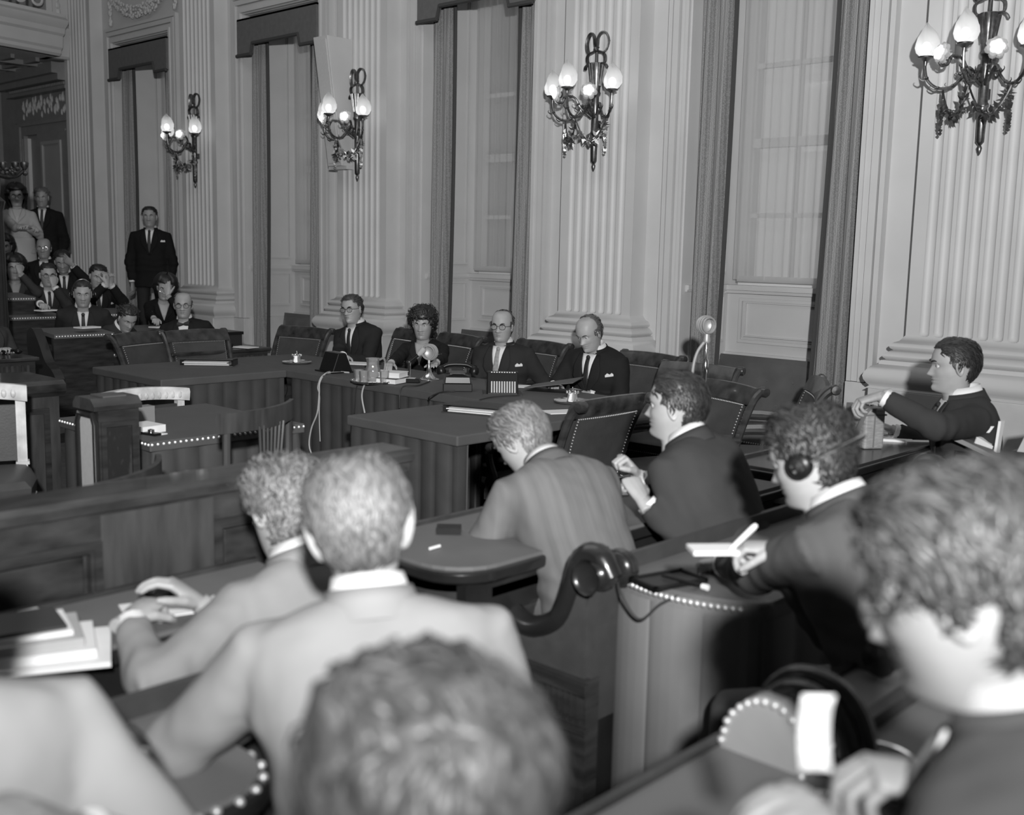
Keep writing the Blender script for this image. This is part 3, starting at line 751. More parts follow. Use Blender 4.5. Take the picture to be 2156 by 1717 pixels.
    for sd in (-1, 1):
        S0, E_, H = sh[sd]; c, _ = C(.80); r, f, u = fr(.80)
        up_ = u*.012
        fd = (H-E_).normalized(); Hc = H-fd*(.035 if kind != 'short' else .12)
        path = [c+r*(sd*.07), c.lerp(S0, .72)+up_, S0+up_*.3+r*sd*.010]
        for t in (.2, .45, .7): path.append(S0.lerp(E_, t))
        path += [S0.lerp(E_, .88)+(E_-H.lerp(S0, .5)).normalized()*.004, E_+(E_-H.lerp(S0, .5)).normalized()*.006, E_.lerp(H, .12)+(E_-H.lerp(S0, .5)).normalized()*.004]
        for t in (.35, .6, .85): path.append(E_.lerp(Hc, t))
        path.append(Hc)
        R_ = [.068, .070, .071, .070, .066, .062, .061, .060, .058, .054, .050, .046, .044]
        mb.tube(path, [x*q*thick for x in R_], 14)
    jme = remesh(mb, vox, 4)
    co, F = mesh_arrays(jme)
    if vox < .03:                                     # folds: at the elbows, the waist, and broad undulation
        nv = np.empty(len(co)*3); jme.vertices.foreach_get('normal', nv); nv = nv.reshape(-1, 3)
        E2 = [np.array(sh[sd][1]) for sd in (-1, 1)]; A2 = [np.array((sh[sd][2]-sh[sd][0]).normalized()) for sd in (-1, 1)]
        for i in range(len(co)):
            p = co[i]; d = .0055*noise.noise(Vector(p)*8+Vector((seed, 0, 0)))+.003*noise.noise(Vector(p)*22)
            for e, ax in zip(E2, A2):
                v = p-e; g = math.exp(-(v@v)/(2*.085**2))
                if g > .05: d += g*.0045*math.sin((v@ax)*75+3*noise.noise(Vector(p)*12))
            g2 = math.exp(-((p[2]-hip-.08)/.1)**2); d += g2*.004*math.sin(p[2]*85+2.5*noise.noise(Vector(p)*8))
            co[i] += nv[i]*d
        jme.vertices.foreach_set('co', co.ravel())
    jme.materials.append(jm); jme.shade_smooth(); jme.update()
    jn = {'suit': 'jacket', 'coat': 'jacket', 'dress': 'dress', 'blouse': 'blouse', 'short': 'blouse'}[kind]
    jo = bpy.data.objects.new(jn, jme); COL.objects.link(jo); jo.parent = root
    if pat:
        jme.materials.clear(); jme.materials.append(pat)
    # shirt front, lapels, tie
    def strip(nm, fa, fb, s0, s1, off, matl, par=root, ns=10, nt=5):
        m = MB(); P = []
        for i in range(ns+1):
            s = s0+(s1-s0)*i/ns; a, b = fa(s), fb(s); o_ = off(s) if callable(off) else off
            P.append([TP(s, a+(b-a)*j/nt, o_) for j in range(nt+1)])
        m.grid(P); o = m.build(nm, matl, par, angle=180, fix=False); md = o.modifiers.new('thickness', 'SOLIDIFY'); md.thickness = .004; md.offset = 0; return o
    shm = mat(f'shirt_{int(shirt*100)}', shirt, .8); sv = .42 if not female else .62
    top = .985
    if vneck:
        def ang(s, W):
            w_ = sec(s)[0]*q*(shoulders if s > .5 else 1)+.017; return math.asin(min(.97, max(0, W/w_)))**(1/.78) if W > 0 else 0
        Wv = lambda s: (.050 if not female else .058)*q*max(0, (s-sv)/(top-sv))
        half = lambda s: ang(s, Wv(s))
        Wl = lambda s: Wv(s)+.006+q*.062*max(0, min(1, (s-sv)/.24))*(1 if s < .8 else max(.25, 1-(s-.8)*4))
        strip('shirt' if not female else 'neckline', lambda s: -half(s), half, sv, top, .017, shm if not female else sk)
        if lapel:
            for sd in (-1, 1):
                strip('lapel', (lambda s, sd=sd: sd*half(s)), (lambda s, sd=sd: sd*ang(s, Wl(s))), sv-.02, top, lambda s: .023, jm)
        if tiek == 'tie':
            tm = mat(f'tie_{int(tie*1000)}', tie, .6, var=.25, vscale=60)
            strip('tie', lambda s: -ang(s, .012+.022*(top-s)), lambda s: ang(s, .012+.022*(top-s)), sv, top-.03, .0225, tm, nt=3)
            m = MB(); kp = TP(top-.035, 0, .026); m.ball(kp, (.017, .012, .016), 8, 6); m.build('tie_knot', tm, root)
        elif tiek == 'bow':
            tm = mat(f'tie_{int(tie*1000)}', tie, .6); m = MB(); kp = TP(top-.03, 0, .03); r_, f_, u_ = fr(.98)
            for sd in (-1, 1): m.loft([[kp+r_*sd*x+u_*(h*math.cos(a))+f_*(.008*math.sin(a)) for a in np.linspace(0, 2*PI, 9)[:-1]] for x, h in ((.0, .008), (.02, .018), (.05, .026), (.055, .02))])
            m.ball(kp, .01, 8, 6); m.build('bow_tie', tm, root)
    if square:
        m = MB(); r_, f_, u_ = fr(.7); c0 = TP(.70, -.72, .016)
        nn = (TP(.7, -.72, .05)-TP(.7, -.72, 0)).normalized(); tt = u_.cross(nn).normalized()
        m.loft([[c0+tt*x+u_*z+nn*.003 for x, z in ((-.03, 0), (.03, 0), (.03, .014), (.02, .024), (.005, .014), (-.012, .026), (-.03, .012))], [c0+tt*x+u_*z-nn*.004 for x, z in ((-.03, 0), (.03, 0), (.03, .014), (.02, .024), (.005, .014), (-.012, .026), (-.03, .012))]])
        m.build('pocket_square', SHIRT, root, fix=True)
    if collar and not female:
        m = MB(); A = np.linspace(.42, 2*PI-.42, 25)
        base = nb-nu*.012*q; ax = mid
        def ringp(r0, h, a): return base+nr*(r0*math.sin(a))+nf*(r0*1.12*math.cos(a)-.006)+ax*h
        m.grid([[ringp(r0*q, h*q, a) for a in A] for r0, h in ((.073, -.012), (.066, .02), (.062, .05), (.065, .052), (.073, .02), (.08, -.012))]); m.build('shirt_collar', shm, root, angle=180)
        m = MB(); A = np.linspace(.62, 2*PI-.62, 25)
        m.grid([[ringp(r0*q, h*q, a) for a in A] for r0, h in ((.088, -.03), (.075, .012), (.074, .026), (.078, .028), (.086, .004), (.1, -.03))]); m.build('jacket_collar', jm, root, angle=180)
        if cuff:
            for sd in (-1, 1):
                E_, H, fd = out_arms[sd]; m = MB(); m.tube([H-fd*.05, H-fd*.018], [.038*q, .037*q], 14); m.build('shirt_cuff', shm, root)
    hm = hairmat(f'hair_{int(hairc*1000)}', hairc)
    hair_build(hair, Mh, q, female, hm, root, tufts, tl, tw, seed, part)
    for sd in (-1, 1):
        m = MB(); pth = [head_pt(sd*(.22+.42*t), .0235+.006*math.sin(PI*t*.8), .0022, 1, female) for t in np.linspace(0, 1, 6)]
        m.tube([p*q for p in pth], [.0025*q, .0042*q, .0045*q, .004*q, .003*q, .0015*q], 6, 0, Mh)
        m.build('eyebrow', mat(f'brow_{int(hairc*500)}', hairc*.6, .8), root)
    if glasses:
        m = MB(); fr_m = mat('spectacle_frame', .02, .3) if glasses != 'wire' else CHROME
        th = .0019 if glasses != 'wire' else .0012
        for sd in (-1, 1):
            ex = Vector((sd*.033, .0985, .003)); ring = [ex+Vector((.0235*math.cos(a)*(1 if glasses != 'cat' else 1.08), -.004*abs(math.cos(a))*(1 if math.cos(a)*sd > 0 else 0), (.0185 if math.sin(a) > 0 else .0195)*math.copysign(abs(math.sin(a))**.8, math.sin(a)))) for a in np.linspace(0, 2*PI, 19)]
            m.tube([p*q for p in ring], th*q, 6, 0, Mh)
            if glasses == 'horn': m.tube([p*q+Vector((0, .001, .001)) for p in ring if p.z > .012], .0036*q, 6, 0, Mh)
            m.tube([Vector((sd*.056, .094, .008))*q, Vector((sd*.074, .06, .008))*q, Vector((sd*.079, -.005, .01))*q, Vector((sd*.078, -.03, -.012))*q], th*q*.9, 6, 0, Mh)
        m.tube([Vector((-.011, .1, .007))*q, Vector((0, .103, .010))*q, Vector((.011, .1, .007))*q], th*q, 6, 0, Mh)
        g_ = m.build('glasses', fr_m, root)
        for sd in (-1, 1):
            m = MB(); m.add([Vector((sd*.033+.022*math.cos(a), .0975, .003+.018*math.sin(a)))*q for a in np.linspace(0, 2*PI, 15)[:-1]], [tuple(range(14))], 0, Mh)
            m.build('lens', GLASS, g_, smooth=False)
    if headphones:
        m = MB()
        r0 = .098*q
        if headphones == 'under': pth = [Vector((.092*math.cos(a), -.012-.128*math.sin(a), -.006+.03*math.sin(a)))*q for a in np.linspace(0, PI, 19)]
        else: pth = [Vector((.086*math.cos(a)*1.06, -.012, -.002+.142*math.sin(a)))*q for a in np.linspace(0, PI, 17)]
        m.tube(pth, .006*q, 8, 1, Mh, flat=2.2)
        for sd in (-1, 1):
            Mc = Mh @ T(sd*.086*q, -.010*q, -.004*q) @ RY(sd*PI/2) @ Matrix.Scale(q, 4)
            m.lathe([(0.002, -.006), (.030, -.006), (.034, .0), (.034, .012), (.028, .020), (.014, .024), (.002, .024)], 18, 0, Mc)
            m.lathe([(.019, .022), (.017, .028), (.006, .031), (.001, .031)], 14, 1, Mc)
        m.build('headphones', [BLACK, CHROME], root)
    # legs
    if legs:
        lm = mat(f'trouser_cloth_{int(round((legc if legc is not None else (jacket if isinstance(jacket, (int, float)) else .05))*1000))}', legc if legc is not None else (jacket if isinstance(jacket, (int, float)) else .05), .85)
        mb = MB(); mb.ball((0, .0, hip-.01), (.17*q, .13*q, .11*q), 14, 8)
        if skirt:
            mb.loft([[Vector(((.185+.03*t)*math.cos(a)*q, (.135+.02*t)*math.sin(a)*q, hip+.12-.52*t)) for a in np.linspace(0, 2*PI, 21)[:-1]][::-1] for t in np.linspace(0, 1, 8)])
        fz = -0.0
        for sd in (-1, 1):
            if stand: kn, an = Vector((sd*.105, .02, .5*q)), Vector((sd*.11, -.01, .085)); 
            else: kn, an = Vector((sd*.13, .42*q, .50)), Vector((sd*.14, .42*q, .085))
            h0 = Vector((sd*.095*q, .0, hip-.02))
            mb.tube([h0, h0.lerp(kn, .5), kn], [.092*q, .082*q, .066*q], 12); mb.ball(kn, .067*q, 10, 8)
            mb.tube([kn, kn.lerp(an, .5), an], [.064*q, .058*q, .05*q], 12)
            m2 = MB(); a = an-Vector((0, 0, .085))
            m2.loft([[a+Vector((wd_*math.cos(t), y, zz+hh_*math.sin(t))) for t in np.linspace(0, 2*PI, 13)[:-1]] for y, wd_, zz, hh_ in ((-.07, .02, .035, .03), (-.05, .036, .045, .044), (.02, .038, .045, .044), (.1, .046, .032, .03), (.17, .04, .025, .023), (.2, .018, .02, .014))])
            m2.build('shoe', BLACK, root, fix=True)
        lme = remesh(mb, .024, 3); lme.materials.append(lm); lme.shade_smooth()
        lo = bpy.data.objects.new('skirt' if skirt else 'trousers', lme); COL.objects.link(lo); lo.parent = root
    PEOPLE[label] = dict(root=root, MW=MW, Mh=Mh, TP=TP, arms=out_arms)
    return root
PEOPLE = {}
# ------------------------------------------------------------------ who sits where
STRIPE = mat('striped_grey_tweed', .13, .85, var=.3, vscale=1.2, stretch=(26, 1, 1))
# the four at the head table
person('person', 'man in dark suit and half-rim spectacles with clasped hands at the head table', 741, 652, 9.3, 152, (.12, .2), .1, (.1, .05, .08), 'short', .05, .028, glasses='horn', tie=.02, floorz=0, lh=onz(712, 752, .775), rh=onz(722, 750, .785), lpose='clasp', rpose='clasp', part=.5)
person('person', 'dark haired woman in black blouse speaking into the table microphones', 890, 684, 8.85, 166, (.1, .22), 0, (.12, .12, .0), 'crop_f', .018, .022, female=True, kind='blouse', lapel=True, tiek=None, floorz=0, lh=onz(905, 786, .775), rh=onz(815, 772, .775), lpose='flat', rpose='relax', tufts=650, tw=.004)
person('person', 'balding man with black spectacles, pale tie and white breast handkerchief at the head table', 1057, 688, 8.35, 160, (.05, .1), 0, (.05, .02, 0), 'receding', .07, .035, glasses='horn', tie=.3, square=True, fat=1.12, shoulders=1.08, floorz=0, lh=onz(1098, 818, .6), rh=onz(1040, 800, .72))
person('person', 'balding man in black suit reading with lowered head at the head table', 1240, 703, 7.65, 146, (.12, .3), -.04, (-.1, .42, .04), 'receding', .10, .022, tie=.015, square=True, fat=1.12, shoulders=1.06, floorz=0, lh=onz(1235, 830, .7), rh=onz(1165, 812, .76), part=.3)
# standing at the back
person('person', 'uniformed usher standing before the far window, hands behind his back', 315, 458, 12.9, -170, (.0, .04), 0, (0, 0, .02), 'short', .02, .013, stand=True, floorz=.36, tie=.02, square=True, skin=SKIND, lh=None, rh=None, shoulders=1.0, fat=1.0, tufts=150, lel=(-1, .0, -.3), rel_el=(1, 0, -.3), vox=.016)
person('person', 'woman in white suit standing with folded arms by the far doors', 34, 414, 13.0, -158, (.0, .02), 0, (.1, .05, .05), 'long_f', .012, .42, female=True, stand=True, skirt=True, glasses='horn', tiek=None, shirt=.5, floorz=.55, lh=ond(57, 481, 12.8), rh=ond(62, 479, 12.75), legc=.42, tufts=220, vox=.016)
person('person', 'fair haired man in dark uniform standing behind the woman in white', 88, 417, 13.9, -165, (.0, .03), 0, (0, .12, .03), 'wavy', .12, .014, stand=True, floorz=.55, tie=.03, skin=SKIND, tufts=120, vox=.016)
# seated audience, front to back
pub = 'seated public at the far end'
person('person', 'bald man in bow tie and horn spectacles leaning an arm on the desk', 386, 644, 10.2, -172, (.1, .16), .1, (.05, .02, .0), 'bald', .06, .022, tiek='bow', tie=.02, glasses='horn', square=True, floorz=0, lh=onz(462, 716, .74), lpose='fist', fat=1.1, tufts=80)
person('person', 'curly headed young man bending over his writing behind an empty chair', 268, 672, 10.4, -112, (.5, .85), 0, (-.5, .5, -.1), 'wavy', .03, .05, floorz=0, rh=onz(275, 722, .78), lh=onz(300, 715, .78), rpose='pen', tufts=180)
person('person', 'dark haired woman with spectacles resting her cheek on one hand and writing', 348, 608, 11.4, -165, (.25, .4), 0, (0, .2, -.15), 'bouffant', .018, .012, female=True, kind='blouse', tiek=None, glasses='wire', floorz=.08, lh=ond(353, 622, 11.3), ldn=(.7, -.7, .2), lpose='flat', rh=onz(332, 688, .86), rpose='pen', ldir=(-.1, 0, 1), tufts=150)
person('person', 'man with headphones over a receding forehead taking notes', 174, 620, 10.2, -160, (.3, .45), 0, (.05, .15, 0), 'short', .03, .035, floorz=0, headphones=True, rh=onz(176, 686, .86), lh=onz(203, 686, .86), rpose='pen', tie=.02, tufts=140)
person('person', 'dark haired young man with hands clasped before his mouth', 206, 583, 11.8, -150, (.2, .3), .05, (0, .2, -.1), 'quiff', .02, .018, floorz=.08, lh=ond(232, 598, 11.6), rh=ond(225, 596, 11.55), lpose='clasp', rpose='clasp', ldir=(.1, 0, 1), rdir=(-.1, 0, 1), square=True, tufts=140)
person('person', 'man in spectacles and waistcoat holding fingers to his mouth while writing', 101, 580, 11.5, -148, (.22, .34), 0, (0, .1, 0), 'short', .025, .04, glasses='horn', floorz=.2, lh=ond(113, 602, 11.4), lpose='fist', ldir=(-.1, 0, 1), rh=onz(98, 650, 1.0), rpose='pen', square=True, tie=.02, tufts=120)
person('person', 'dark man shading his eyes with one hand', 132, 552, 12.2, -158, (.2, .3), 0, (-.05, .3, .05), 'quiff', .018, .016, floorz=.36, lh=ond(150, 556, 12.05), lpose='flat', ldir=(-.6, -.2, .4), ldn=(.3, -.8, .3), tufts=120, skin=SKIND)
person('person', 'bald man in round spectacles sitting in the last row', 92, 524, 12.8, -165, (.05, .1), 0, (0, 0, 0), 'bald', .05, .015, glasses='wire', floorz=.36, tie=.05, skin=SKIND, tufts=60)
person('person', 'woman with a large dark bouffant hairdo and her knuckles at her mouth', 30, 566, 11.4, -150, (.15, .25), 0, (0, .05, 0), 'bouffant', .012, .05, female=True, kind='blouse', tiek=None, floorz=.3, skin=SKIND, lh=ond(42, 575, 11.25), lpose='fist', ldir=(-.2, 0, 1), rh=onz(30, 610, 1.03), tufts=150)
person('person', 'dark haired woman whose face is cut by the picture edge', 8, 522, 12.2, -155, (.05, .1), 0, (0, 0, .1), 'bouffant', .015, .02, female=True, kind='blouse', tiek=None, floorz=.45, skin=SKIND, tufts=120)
person('person', 'person in a dark grey coat of whom only a sleeve shows beside the inlaid block', -32, 648, 8.6, -120, (.1, .2), 0, (0, 0, 0), 'short', .02, .06, floorz=0, lh=onz(20, 745, .78), tufts=60)
# foreground, seen from behind or in profile
person('person', 'fair haired man in striped tweed bending low over his desk', 1098, 928, 3.75, 30, (.55, .85), -.02, (.35, .62, -.12), 'short', .15, .13, floorz=0, pat=STRIPE, lh=onz(1070, 1078, .78), lel=(-.8, -.1, -1), rh=onz(1180, 1050, .775), shirt=.8, tufts=1500, tw=.003, vox=.012, hvox=.003, part=-.6, tl=.05)
person('person', 'dark haired man in dark suit leaning forward in profile beside the striped tweed jacket', 1423, 858, 3.9, 46, (.45, .62), 0, (.36, .0, 0), 'short', .028, .055, floorz=0, lh=onz(1352, 1052, .85), lel=(-.5, -.1, -1), lpose='fist', rh=onz(1340, 1000, .88), rpose='fist', ldir=(-.6, .2, .5), tufts=1500, tw=.003, vox=.012, hvox=.003)
person('person', 'man wearing headphones under his chin and writing at the studded round desk', 1705, 968, 2.75, 42, (.38, .6), 0, (.2, .35, .0), 'wavy', .03, .10, floorz=0, headphones='under', lh=onz(1500, 1190, .785), lel=(-.5, -.6, -.5), rh=ond(1645, 1158, 2.72), rpose='pen', rdir=tuple(-rt0+Vector((fw.x, fw.y, 0))*.25), tufts=1500, tw=.003, vox=.011, hvox=.003)
person('person', 'man in dark jacket reaching across to a leather cased recorder', 2008, 772, 5.2, 80, (.12, .22), 0, (.0, .05, 0), 'short', .03, .05, floorz=0, lh=ond(1853, 834, 4.95), lpose='hold', lel=(-1, .1, -.3), ldir=tuple(-rt0+Vector((0, 0, -.3))), rh=onz(1875, 905, .80), scale=1.07, tufts=900, vox=.012, hvox=.003, shirt=.8)
person('person', 'man in light grey suit with white collar and large ears, back to the camera', 757, 1105, 2.0, 10, (.22, .36), -.06, (-.03, .1, -.15), 'short', .12, .33, floorz=0, lh=onz(560, 1480, .775), lel=(-1, -.7, -.4), rh=onz(1080, 1480, .75), rel_el=(.3, -.5, -1), tufts=2200, tw=.0028, vox=.011, shoulders=1.1, fat=1.05, shirt=.85, ears=1.5)
person('person', 'man in pale suit and spectacles writing at the left front desk', 598, 1072, 2.8, 40, (.35, .5), -.05, (.05, .15, 0), 'wavy', .13, .31, floorz=0, lh=onz(275, 1302, .785), lpose='fist', lel=(-.5, -1, -.4), rh=onz(420, 1270, .78), glasses='horn', tufts=2000, tw=.003, vox=.011, hvox=.003, ldir=(-.3, .6, .1))
person('person', 'person with glossy wavy hair seated directly before the camera', 885, 1700, 1.0, 40, (.1, .16), 0, (0, .12, 0), 'wavy', .08, .4, floorz=0, tufts=2000, tw=.007, vox=.012, shirt=.8, tl=.075)
person('person', 'young man in spectacles in close profile reading a slip of paper', 2025, 1248, 1.2, 42, (.25, .42), .0, (.26, .36, 0), 'wavy', .06, .14, floorz=0, glasses='horn', lh=ond(2000, 1655, 1.22), lpose='hold', lel=(-.3, -.6, -1), rh=ond(1800, 1790, 1.1), rpose='relax', ldir=tuple(-rt0+Vector((0, 0, .15))), tufts=2600, tw=.003, vox=.011, hvox=.003)
person('person', 'person in a pale jacket of whom only one shoulder enters the lower left corner', -240, 1225, 1.35, 42, (.15, .25), 0, (0, .1, 0), 'short', .1, .46, floorz=0, rh=ond(150, 1760, 1.2), tufts=300, vox=.012)
# ================================================================== tables and desks
def nails(parent, pts, r, name='nail_heads', each=False, matl=None):
    matl = matl or BRASS
    if each:
        m = MB(); m.ball((0, 0, 0), r, 8, 5); me = m.mesh('nail_head', matl)
        for p in pts:
            o = bpy.data.objects.new('nail_head', me); COL.objects.link(o); o.parent = parent; o.location = p
    else:
        m = MB()
        for p in pts: m.ball(p, r, 6, 4)
        m.build(name, matl, parent, kind='stuff')
def line_pts(a, b, n): a, b = Vector(a), Vector(b); return [a.lerp(b, i/(n-1)) for i in range(n)]
def skirt(path, z1, z0, pitch, depth, lean=0.0):
    """pleated cloth hanging along a plan path"""
    P = [Vector((p[0], p[1], 0)) for p in path]; out = []; tot = 0
    for a, b in zip(P[:-1], P[1:]):
        d = b-a; L = d.length; nrm = Vector((d.y, -d.x, 0)).normalized(); n = max(2, int(L/pitch))*8
        for i in range(n):
            t = i/n; ph = 2*PI*(tot+L*t)/pitch; out.append((a+d*t, nrm, (abs(math.sin(ph/2))**.5-.5)+.3*math.sin(ph*.37)))
        tot += L
    out.append((P[-1], nrm, 0))
    m = MB(); m.grid([[tuple(p+n_*(depth*d_*k)+Vector((lean*(1-k2), 0, z))) for p, n_, d_ in out] for z, k, k2 in ((z1, .5, 1), (z1-.06, .9, .9), ((z0+z1)/2, 1, .5), (z0+.02, 1.25, 0))])
    return m
def cloth_table(label, poly, ztop, skirts, grp=None, inset=None):
    cx = sum(p[0] for p in poly)/len(poly); cy = sum(p[1] for p in poly)/len(poly)
    root = empty('cloth_covered_table', (cx, cy, 0), label=label, cat='table', group=grp)
    L = [(x-cx, y-cy) for x, y in poly]
    m = MB(); m.prism(L, ztop-.055, ztop); m.build('table_top', CLOTH, root, smooth=False, bevel=.008)
    for s in skirts: skirt([(x-cx, y-cy) for x, y in s], ztop-.05, .02, .12, .02).build('skirt', SKIRT, root, angle=80)
    for x, y in L[:4]:
        m = MB(); m.lathe([(.03, 0), (.045, .05), (.035, .1), (.04, .6), (.055, .7)], 10, 0, None, (x*.82, y*.82, 0), True); m.build('leg', WOODB, root)
    return root
cloth_table('long cloth covered head table bearing the microphones and telephone', [(-7.80, 4.775), (-4.2, 4.775)]+[(-4.2+.40*math.sin(a), 5.175-.4*math.cos(a)) for a in np.linspace(0, PI, 14)]+[(-7.80, 5.575)], .75, [[(-6.795, 4.80), (-4.78, 4.80)], [(-4.2, 5.55), (-7.78, 5.55)]])
cloth_table('cloth covered table wing with one document case, before two empty leather chairs', [(-7.80, 3.745), (-6.80, 3.745), (-6.80, 4.770), (-7.80, 4.770)], .75, [[(-7.78, 3.765), (-6.82, 3.765), (-6.82, 4.76)]])
cloth_table('cloth covered table wing nearest the striped tweed jacket', [(-4.775, 3.742), (-3.89, 3.742), (-3.89, 4.770), (-4.775, 4.770)], .75, [[(-4.755, 4.76), (-4.755, 3.762), (-3.91, 3.762), (-3.91, 3.84)]])
# clerks' table with brass nails
root = empty('clerk_table', (-5.17, 2.98, 0), label='studded cloth table in the middle, between rostrum cabinet and splat back chair', cat='table')
m = MB(); m.box((-.48, -.46, .7), (.48, .42, .75)); m.build('table_top', CLOTH, root, smooth=False, bevel=.006)
skirt([(.46, -.44), (.46, .40)], .71, .03, .13, .03, .06).build('skirt', SKIRT, root, angle=80)
skirt([(-.46, -.44), (.46, -.44)], .71, .03, .13, .03).build('skirt', SKIRT, root, angle=80)
nails(root, line_pts((.482, -.45, .735), (.482, .41, .735), 30), .0075); nails(root, line_pts((-.46, -.462, .735), (.47, -.462, .735), 32), .0075)
# wooden barrier in front of the left desks
BX0, BX1, BY1 = -2.96, -2.84, 2.47
rail = empty('wooden_barrier', ((BX0+BX1)/2, 1.0, 0), label='long dark panelled wooden barrier across the left of the room', cat='barrier')
def rb(m, a, b): m.box((a[0]-rail.location.x, a[1]-1.0, a[2]), (b[0]-rail.location.x, b[1]-1.0, b[2]))
m = MB(); rb(m, (BX0+.02, -1.0, 0), (BX1-.02, BY1-.03, .93)); m.build('core', WOOD, rail, smooth=False)
m = MB(); pr = [(-.1, .93), (-.1, .965), (-.085, .985), (.07, .985), (.09, .97), (.09, .945), (.065, .935), (.062, .905), (.04, .9)]
m.loft([[(x, y-1.0, z) for x, z in pr] for y in (-1.0, BY1+.03)], 0, None, True); m.build('cap_rail', WOODH, rail, angle=30, fix=True)
stiles = [(-1.0, -.75), (1.49-.05, 1.72), (2.36, 2.44)]
for y0, y1 in ((-.95, -.75), (.1, .3), (1.37, 1.72), (2.34, 2.44)):
    m = MB(); rb(m, (BX1-.02, y0, .0), (BX1+.008, y1, .93)); m.build('stile', WOODM, rail, smooth=False)
for y0, y1 in ((-.75, .1), (.3, 1.37), (1.72, 2.34)):
    for za, zb in ((.86, .93), (.12, .2)): m = MB(); rb(m, (BX1-.02, y0, za), (BX1+.006, y1, zb)); m.build('crosspiece', WOODH, rail, smooth=False)
    m = MB(); rb(m, (BX1-.019, y0+.045, .24), (BX1-.008, y1-.045, .82)); m.build('panel', WOODH, rail, smooth=False, bevel=.004)
    m = MB(); x = BX1-rail.location.x
    for wd, t, ins in ((.022, .014, 0), (.01, .006, .022)): frame_ring_y(m, y0-1+ins, y1-1-ins, .2+ins, .86-ins, wd, x-.02, x+t)
    m.build('panel_moulding', WOOD, rail, smooth=False)
# rows of desks. x0 = far edge (away from the sitter), x1 = sitter's edge
def desk(label, x0, x1, y0, y1, grp='members\' desks', z=.75, nail_edges=(), round_end=None, upstand=True, fluted=None, each=False, front=True, top=None):
    root = empty('bench_desk', ((x0+x1)/2, (y0+y1)/2, 0), label=label, cat='desk', group=grp); cx, cy = root.location.x, root.location.y
    X0, X1, Y0, Y1 = x0-cx, x1-cx, y0-cy, y1-cy
    poly = [(X0, Y0), (X1, Y0), (X1, Y1), (X0, Y1)]
    if round_end == 'y0': r = .16; poly = [(X0, Y0+r)]+[(X0+r-r*math.cos(a), Y0+r-r*math.sin(a)) for a in np.linspace(0, PI/2, 7)]+[(X1-r+r*math.sin(a), Y0+r-r*math.cos(a)) for a in np.linspace(0, PI/2, 7)]+[(X1, Y1), (X0, Y1)]
    if round_end == 'y1': r = .13; poly = [(X0, Y0), (X1, Y0)]+[(X1-r+r*math.cos(a), Y1-r+r*math.sin(a)) for a in np.linspace(0, PI/2, 7)]+[(X0, Y1)]
    m = MB(); m.prism(poly, z-.012, z); m.build('leather_top', top or DESKTOP, root, smooth=False)
    k = 1.0; p2 = [(x+(.015 if x > 0 else -.015), y+(.015 if y > 0 else -.015)) for x, y in poly]
    m = MB(); m.prism(p2, z-.05, z-.012); m.build('moulded_edge', WOODB, root, angle=30, bevel=.008)
    m = MB(); m.box((X1-.06, Y0+.05, z-.17), (X1-.02, Y1-.05, z-.05)); m.box((X0, Y0+.05, z-.17), (X0+.03, Y1-.05, z-.05)); m.build('apron', WOODB, root, smooth=False)
    if front:
        m = MB(); m.box((X0, Y0+.03, 0), (X0+.03, Y1-.03, z-.17)); m.build('front_board', WOOD, root, smooth=False)
        for yy in (Y0+.05, Y1-.09):
            m = MB(); m.box((X0+.03, yy, 0), (X1-.1, yy+.04, z-.17)); m.build('end_board', WOOD, root, smooth=False)
    if upstand: m = MB(); m.box((X0-.02, Y0, z-.05), (X0, Y1, z+.012)); m.build('back_ledge', WOODH, root, smooth=False)
    if fluted:
        a, b = fluted; m = MB(); n = 26
        pth = [Vector((X1-.02, Y0+.42, 0)), Vector((X1-.02, Y0+.16, 0))]+[Vector((X1-.18+.16*math.cos(t), Y0+.16-.16*math.sin(t), 0)) for t in np.linspace(0, PI/2, 8)]+[Vector((X0+.1, Y0, 0))]
        fine = []
        for p, q in zip(pth[:-1], pth[1:]):
            L = (q-p).length; k = max(1, int(L/.006))
            for i in range(k): fine.append(p.lerp(q, i/k))
        R_ = []
        for zz, o in ((b+.03, .012), (b+.01, .012), (b, .0)): R_.append([(p.x, p.y-.0, zz) for p in fine])
        for zz in (b-.01, a+.01): R_.append([(p.x*(1-.02*abs(math.sin(i*.62))), p.y+.012*abs(math.sin(i*.62)), zz) for i, p in enumerate(fine)])
        for zz in (a, a-.03): R_.append([(p.x*.97, p.y+.02, zz) for p in fine])
        m.grid(R_); m.build('fluted_frieze', WOOD, root, angle=60)
    for e in nail_edges: nails(root, [Vector(p)-Vector((cx, cy, 0)) for p in e], .0085 if not each else .0095, each=each)
    return root
desk('leather topped front desk of the man in the pale suit, along the barrier', -2.69, -2.34, -.9, 1.78, round_end=None)
desk('front row desk with rounded fluted end, under the man in striped tweed', -2.69, -2.20, 2.13, 3.98, round_end='y0', fluted=(.50, .64))
desk('front row desk by the wall carrying the leather cased recorder', -2.62, -2.19, 4.22, 5.52, top=mat('glossy_desk_leather', .04, .2))
e1 = [(-1.53+.005, y, .738) for y in np.arange(-.2, .95, .034)]+[(-1.66+.137*math.cos(a), .94+.137*math.sin(a), .738) for a in np.linspace(.2, PI/2, 5)]
desk('second row desk at the lower left with brass nails along its edge', -1.97, -1.53, -.6, 1.07, round_end='y1', nail_edges=[e1], each=True, top=mat('grey_desk_leather', .17, .6))
desk('third row desk before the young man in close profile', -1.06, -.66, 1.27, 3.2, top=mat('grey_desk_leather', .17, .6))
desk('third row desk at the bottom left corner', -1.06, -.66, -1.2, .55, top=mat('grey_desk_leather', .17, .6))
